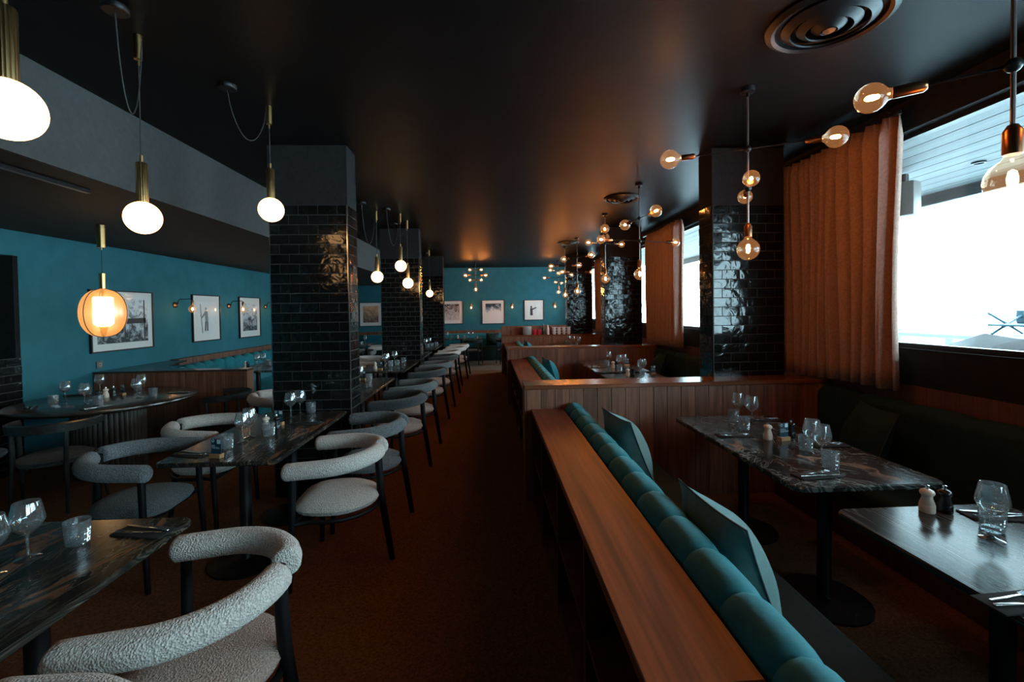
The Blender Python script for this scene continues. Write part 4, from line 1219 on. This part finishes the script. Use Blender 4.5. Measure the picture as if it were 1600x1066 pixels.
for a in [('wine', -3.79, 7.52, 'left of two ' + lb), ('wine', -3.74, 7.61, 'right of two ' + lb), ('tum', -3.75, 7.75, 'left of two ' + lb), ('tum', -3.66, 7.68, 'right of two ' + lb), ('salt', -3.90, 7.38, lb), ('card', -3.77, 7.2, lb, 0.75, R(-20), PB)]:
    lay(*a)
bk = 'on the long far wall table'
for a in [('wine', -1.38, 14.4, 'leftmost ' + bk), ('tum', -1.25, 14.4, 'leftmost ' + bk), ('salt', -1.04, 14.35, bk), ('tum', -0.82, 14.3, 'middle ' + bk), ('wine', -0.72, 14.4, 'middle ' + bk), ('wine', -0.59, 14.4, 'rightmost ' + bk), ('tum', -0.44, 14.3, 'rightmost ' + bk), ('tum', 0.4, 14.3, 'on the small far wall table beside the counter')]:
    lay(*a)
lf = 'on the far dark table between the pillars'
for a in [('wine', -3.5, 12.8, lf), ('tum', -3.55, 12.0, 'left of two ' + lf), ('tum', -3.4, 12.1, 'right of two ' + lf), ('card', -3.6, 11.9, lf, 0.75, R(-20), PB)]:
    lay(*a)

# ------------------------------------------------------------------ crockery on the service counter
zc_ = 0.972
pl = MB().lathe([(0.001, 0.0), (0.09, 0.0), (0.125, 0.018), (0.127, 0.021), (0.12, 0.02), (0.085, 0.006), (0.001, 0.006)], 28).mesh('plate', 'white_ceramic')
for k in range(11):
    tag(put('plate', pl, None, (0.93, 11.62, zc_ + 0.019 * k)), ('white plate, topmost of the stack on the service counter' if k == 10 else 'white plate, bottom of the stack on the service counter' if k == 0 else 'white plate within the stack on the service counter'), 'plate', 'stacked plates')
def cup(x, y, z, mat, label, r=0.045, h=0.09, g='red cups'):
    c = thing('cup', label, 'cup', (x, y, z), R(-60), g)
    MB().lathe([(0.001, 0), (r * 0.85, 0), (r, 0.01), (r, h), (r - 0.005, h), (r - 0.006, 0.012), (0.001, 0.01)], 20).build('cup_body', mat, c)
    MB().sweep([(r - 0.002, 0, h * 0.8), (r + 0.025, 0, h * 0.75), (r + 0.028, 0, h * 0.4), (r - 0.002, 0, h * 0.25)], 0.005, 8).build('handle', mat, c)
cup(1.12, 11.6, zc_, 'red_ceramic', 'red cup beside the plate stack, left of two', 0.055, 0.13)
cup(1.24, 11.6, zc_, 'red_ceramic', 'red cup beside the bottles, right of two', 0.055, 0.13)
def bottle(x, mat, label, h=0.26):
    b = thing('bottle', label, 'bottle', (x, 11.62, zc_), 0, 'counter bottles')
    MB().lathe([(0.001, 0), (0.036, 0), (0.038, 0.01), (0.038, h * 0.5), (0.03, h * 0.66), (0.014, h * 0.78), (0.013, h * 0.92), (0.001, h * 0.92)], 20).build('bottle_body', mat, b)
    MB().lathe([(0.001, h * 0.921), (0.016, h * 0.921), (0.016, h), (0.001, h)], 14).build('cap', 'steel', b)
bottle(1.35, 'bottle_dark', 'dark green bottle on the service counter')
bottle(1.47, 'white_ceramic', 'white bottle on the service counter')
bw = MB().lathe([(0.001, 0.0), (0.035, 0.0), (0.06, 0.05), (0.065, 0.062), (0.06, 0.06), (0.032, 0.008), (0.001, 0.007)], 20).mesh('bowl', 'white_ceramic')
rows_ = ('bottom row', 'middle row', 'top row')
cols_ = ('left end', 'left of centre', 'right of centre', 'right end')
for j in range(3):
    for i in range(4):
        tag(put('bowl', bw, None, (1.63 + i * 0.125, 11.62, zc_ + j * 0.063)), 'small pale bowl, %s of the %s on the service counter' % (cols_[i], rows_[j]), 'bowl', 'stacked bowls')

# ------------------------------------------------------------------ outside the windows
ev = thing('eave', 'weathered plank eave soffit outside the large window', 'eave', (WXR + 0.21, -4.0, 2.86))
pw = 0.205
me = MB().rbox(-pw / 2 + 0.003, 0, 0, pw / 2 - 0.003, 17.0, 0.03, 0.004, 1).mesh('plank', 'eave_plank', False)
for k in range(9):
    put('plank', me, ev, (pw * (k + .5), 0, 0))
MB().box(0, 0, 0.031, 9 * pw + 0.06, 17.0, 0.2).build('eave_core', 'white_paint', ev, smooth=False)
MB().box(9 * pw, 0, -0.12, 9 * pw + 0.06, 17.0, 0.03).build('fascia', 'eave_plank', ev, smooth=False)
dl = thing('eave_downlight', 'small round downlight in the plank eave', 'downlight', (4.35, 3.85, 2.859))
MB().lathe([(0.001, 0.0), (0.05, 0.0), (0.05, -0.012), (0.036, -0.012), (0.034, -0.004), (0.001, -0.004)], 24).build('bezel', 'black_metal', dl)
sp_ = thing('outdoor_speaker', 'grey box speaker under the eave beside the curtain', 'speaker', (3.95, 4.15, 2.6), R(25))
MB().rbox(-0.08, -0.1, -0.16, 0.08, 0.1, 0.16, 0.015, 2).build('cabinet', 'socket_grey', sp_)
MB().box(-0.03, -0.02, 0.16, 0.03, 0.02, 0.24).build('bracket', 'black_metal', sp_, smooth=False)
sl = thing('eave_cable', 'thin cable with clips hanging along the outer eave edge', 'cable', (5.06, 1.0, 2.735))
pth = []
for k in range(61):
    t = k / 60
    pth.append((0, t * 9.0, -0.03 - 0.035 * abs(math.sin(t * 15 * PI))))
MB().sweep(pth, 0.004, 5).build('cable', 'cord_black', sl)
sg = struct(MB().box(WXR + 0.2, -40, -0.3, 80, 90, 0.2).build('terrace_ground', 'snow', smooth=False), 'snow covered terrace outside')
def mound(x, y, rx, ry, h, label, z=0.2, seed=1):
    rnd = random.Random(seed)
    n = 18
    b = MB()
    vs = []; fs = []
    for j in range(n):
        for i in range(n):
            u, v = 2 * i / (n - 1) - 1, 2 * j / (n - 1) - 1
            e = max(0, 1 - u ** 4) * max(0, 1 - v ** 4)
            vs.append((u * rx, v * ry, h * e ** 0.6 * (0.75 + 0.25 * math.sin(4 * u + seed) * math.cos(5 * v + seed) + rnd.uniform(-.06, .06))))
    for j in range(n - 1):
        for i in range(n - 1):
            a = j * n + i
            fs.append((a, a + 1, a + n + 1, a + n))
    tag(b.add(vs, fs).build('snow_mound', 'snow', None, (x, y, z)), label, 'snow', 'snow banks')
mound(4.1, 4.6, 0.7, 3.6, 1.14, 'long snow bank just outside the large window', seed=2)
mound(5.3, 8.4, 0.5, 0.9, 1.25, 'pointed snow heap on the terrace', seed=5)
def terrace_table(x, y, w, l, z, label):
    t = thing('terrace_table', label, 'table', (x, y, 0.2), 0, 'terrace tables')
    MB().rbox(-w / 2, -l / 2, z - 0.06, w / 2, l / 2, z, 0.01, 1).build('table_top', 'white_paint', t)
    for a in (-1, 1):
        for c_ in (-1, 1):
            MB().box(a * (w / 2 - .06) - .03, c_ * (l / 2 - .1) - .03, 0, a * (w / 2 - .06) + .03, c_ * (l / 2 - .1) + .03, z - 0.06).build('leg', 'white_paint', t, smooth=False)
terrace_table(6.6, 5.2, 1.0, 3.0, 1.0, 'long white terrace table nearest the large window')
terrace_table(7.6, 9.2, 1.0, 3.4, 1.0, 'long white terrace table farther along the terrace')
rl = thing('terrace_railing', 'thin white railing at the edge of the snowy terrace', 'railing', (9.0, 0, 0.2))
for k in range(10):
    MB().box(-0.02, 1.5 * k - 0.02, 0, 0.02, 1.5 * k + 0.02, 1.2).build('post', 'white_paint', rl, smooth=False)
for z in (0.75, 1.18):
    MB().box(-0.015, 0, z, 0.015, 14, z + 0.03).build('rail', 'white_paint', rl, smooth=False)
ch = thing('terrace_chair', 'blue folded terrace chair stacked on the white outdoor table', 'chair', (6.6, 5.3, 1.215))
MB().rbox(-0.22, -0.24, 0.1, 0.22, 0.24, 0.13, 0.01, 1).build('seat', 'terrace_blue', ch)
MB().rbox(0.17, -0.24, 0.13, 0.2, 0.24, 0.3, 0.01, 1).build('backrest', 'terrace_blue', ch)
for a in (-1, 1):
    MB().sweep([(-0.25, a * 0.2, 0.27), (0.22, a * 0.2, 0.0)], 0.014, 6).build('leg', 'terrace_blue', ch)
    MB().sweep([(0.25, a * 0.18, 0.27), (-0.22, a * 0.18, 0.0)], 0.014, 6).build('leg', 'terrace_blue', ch)
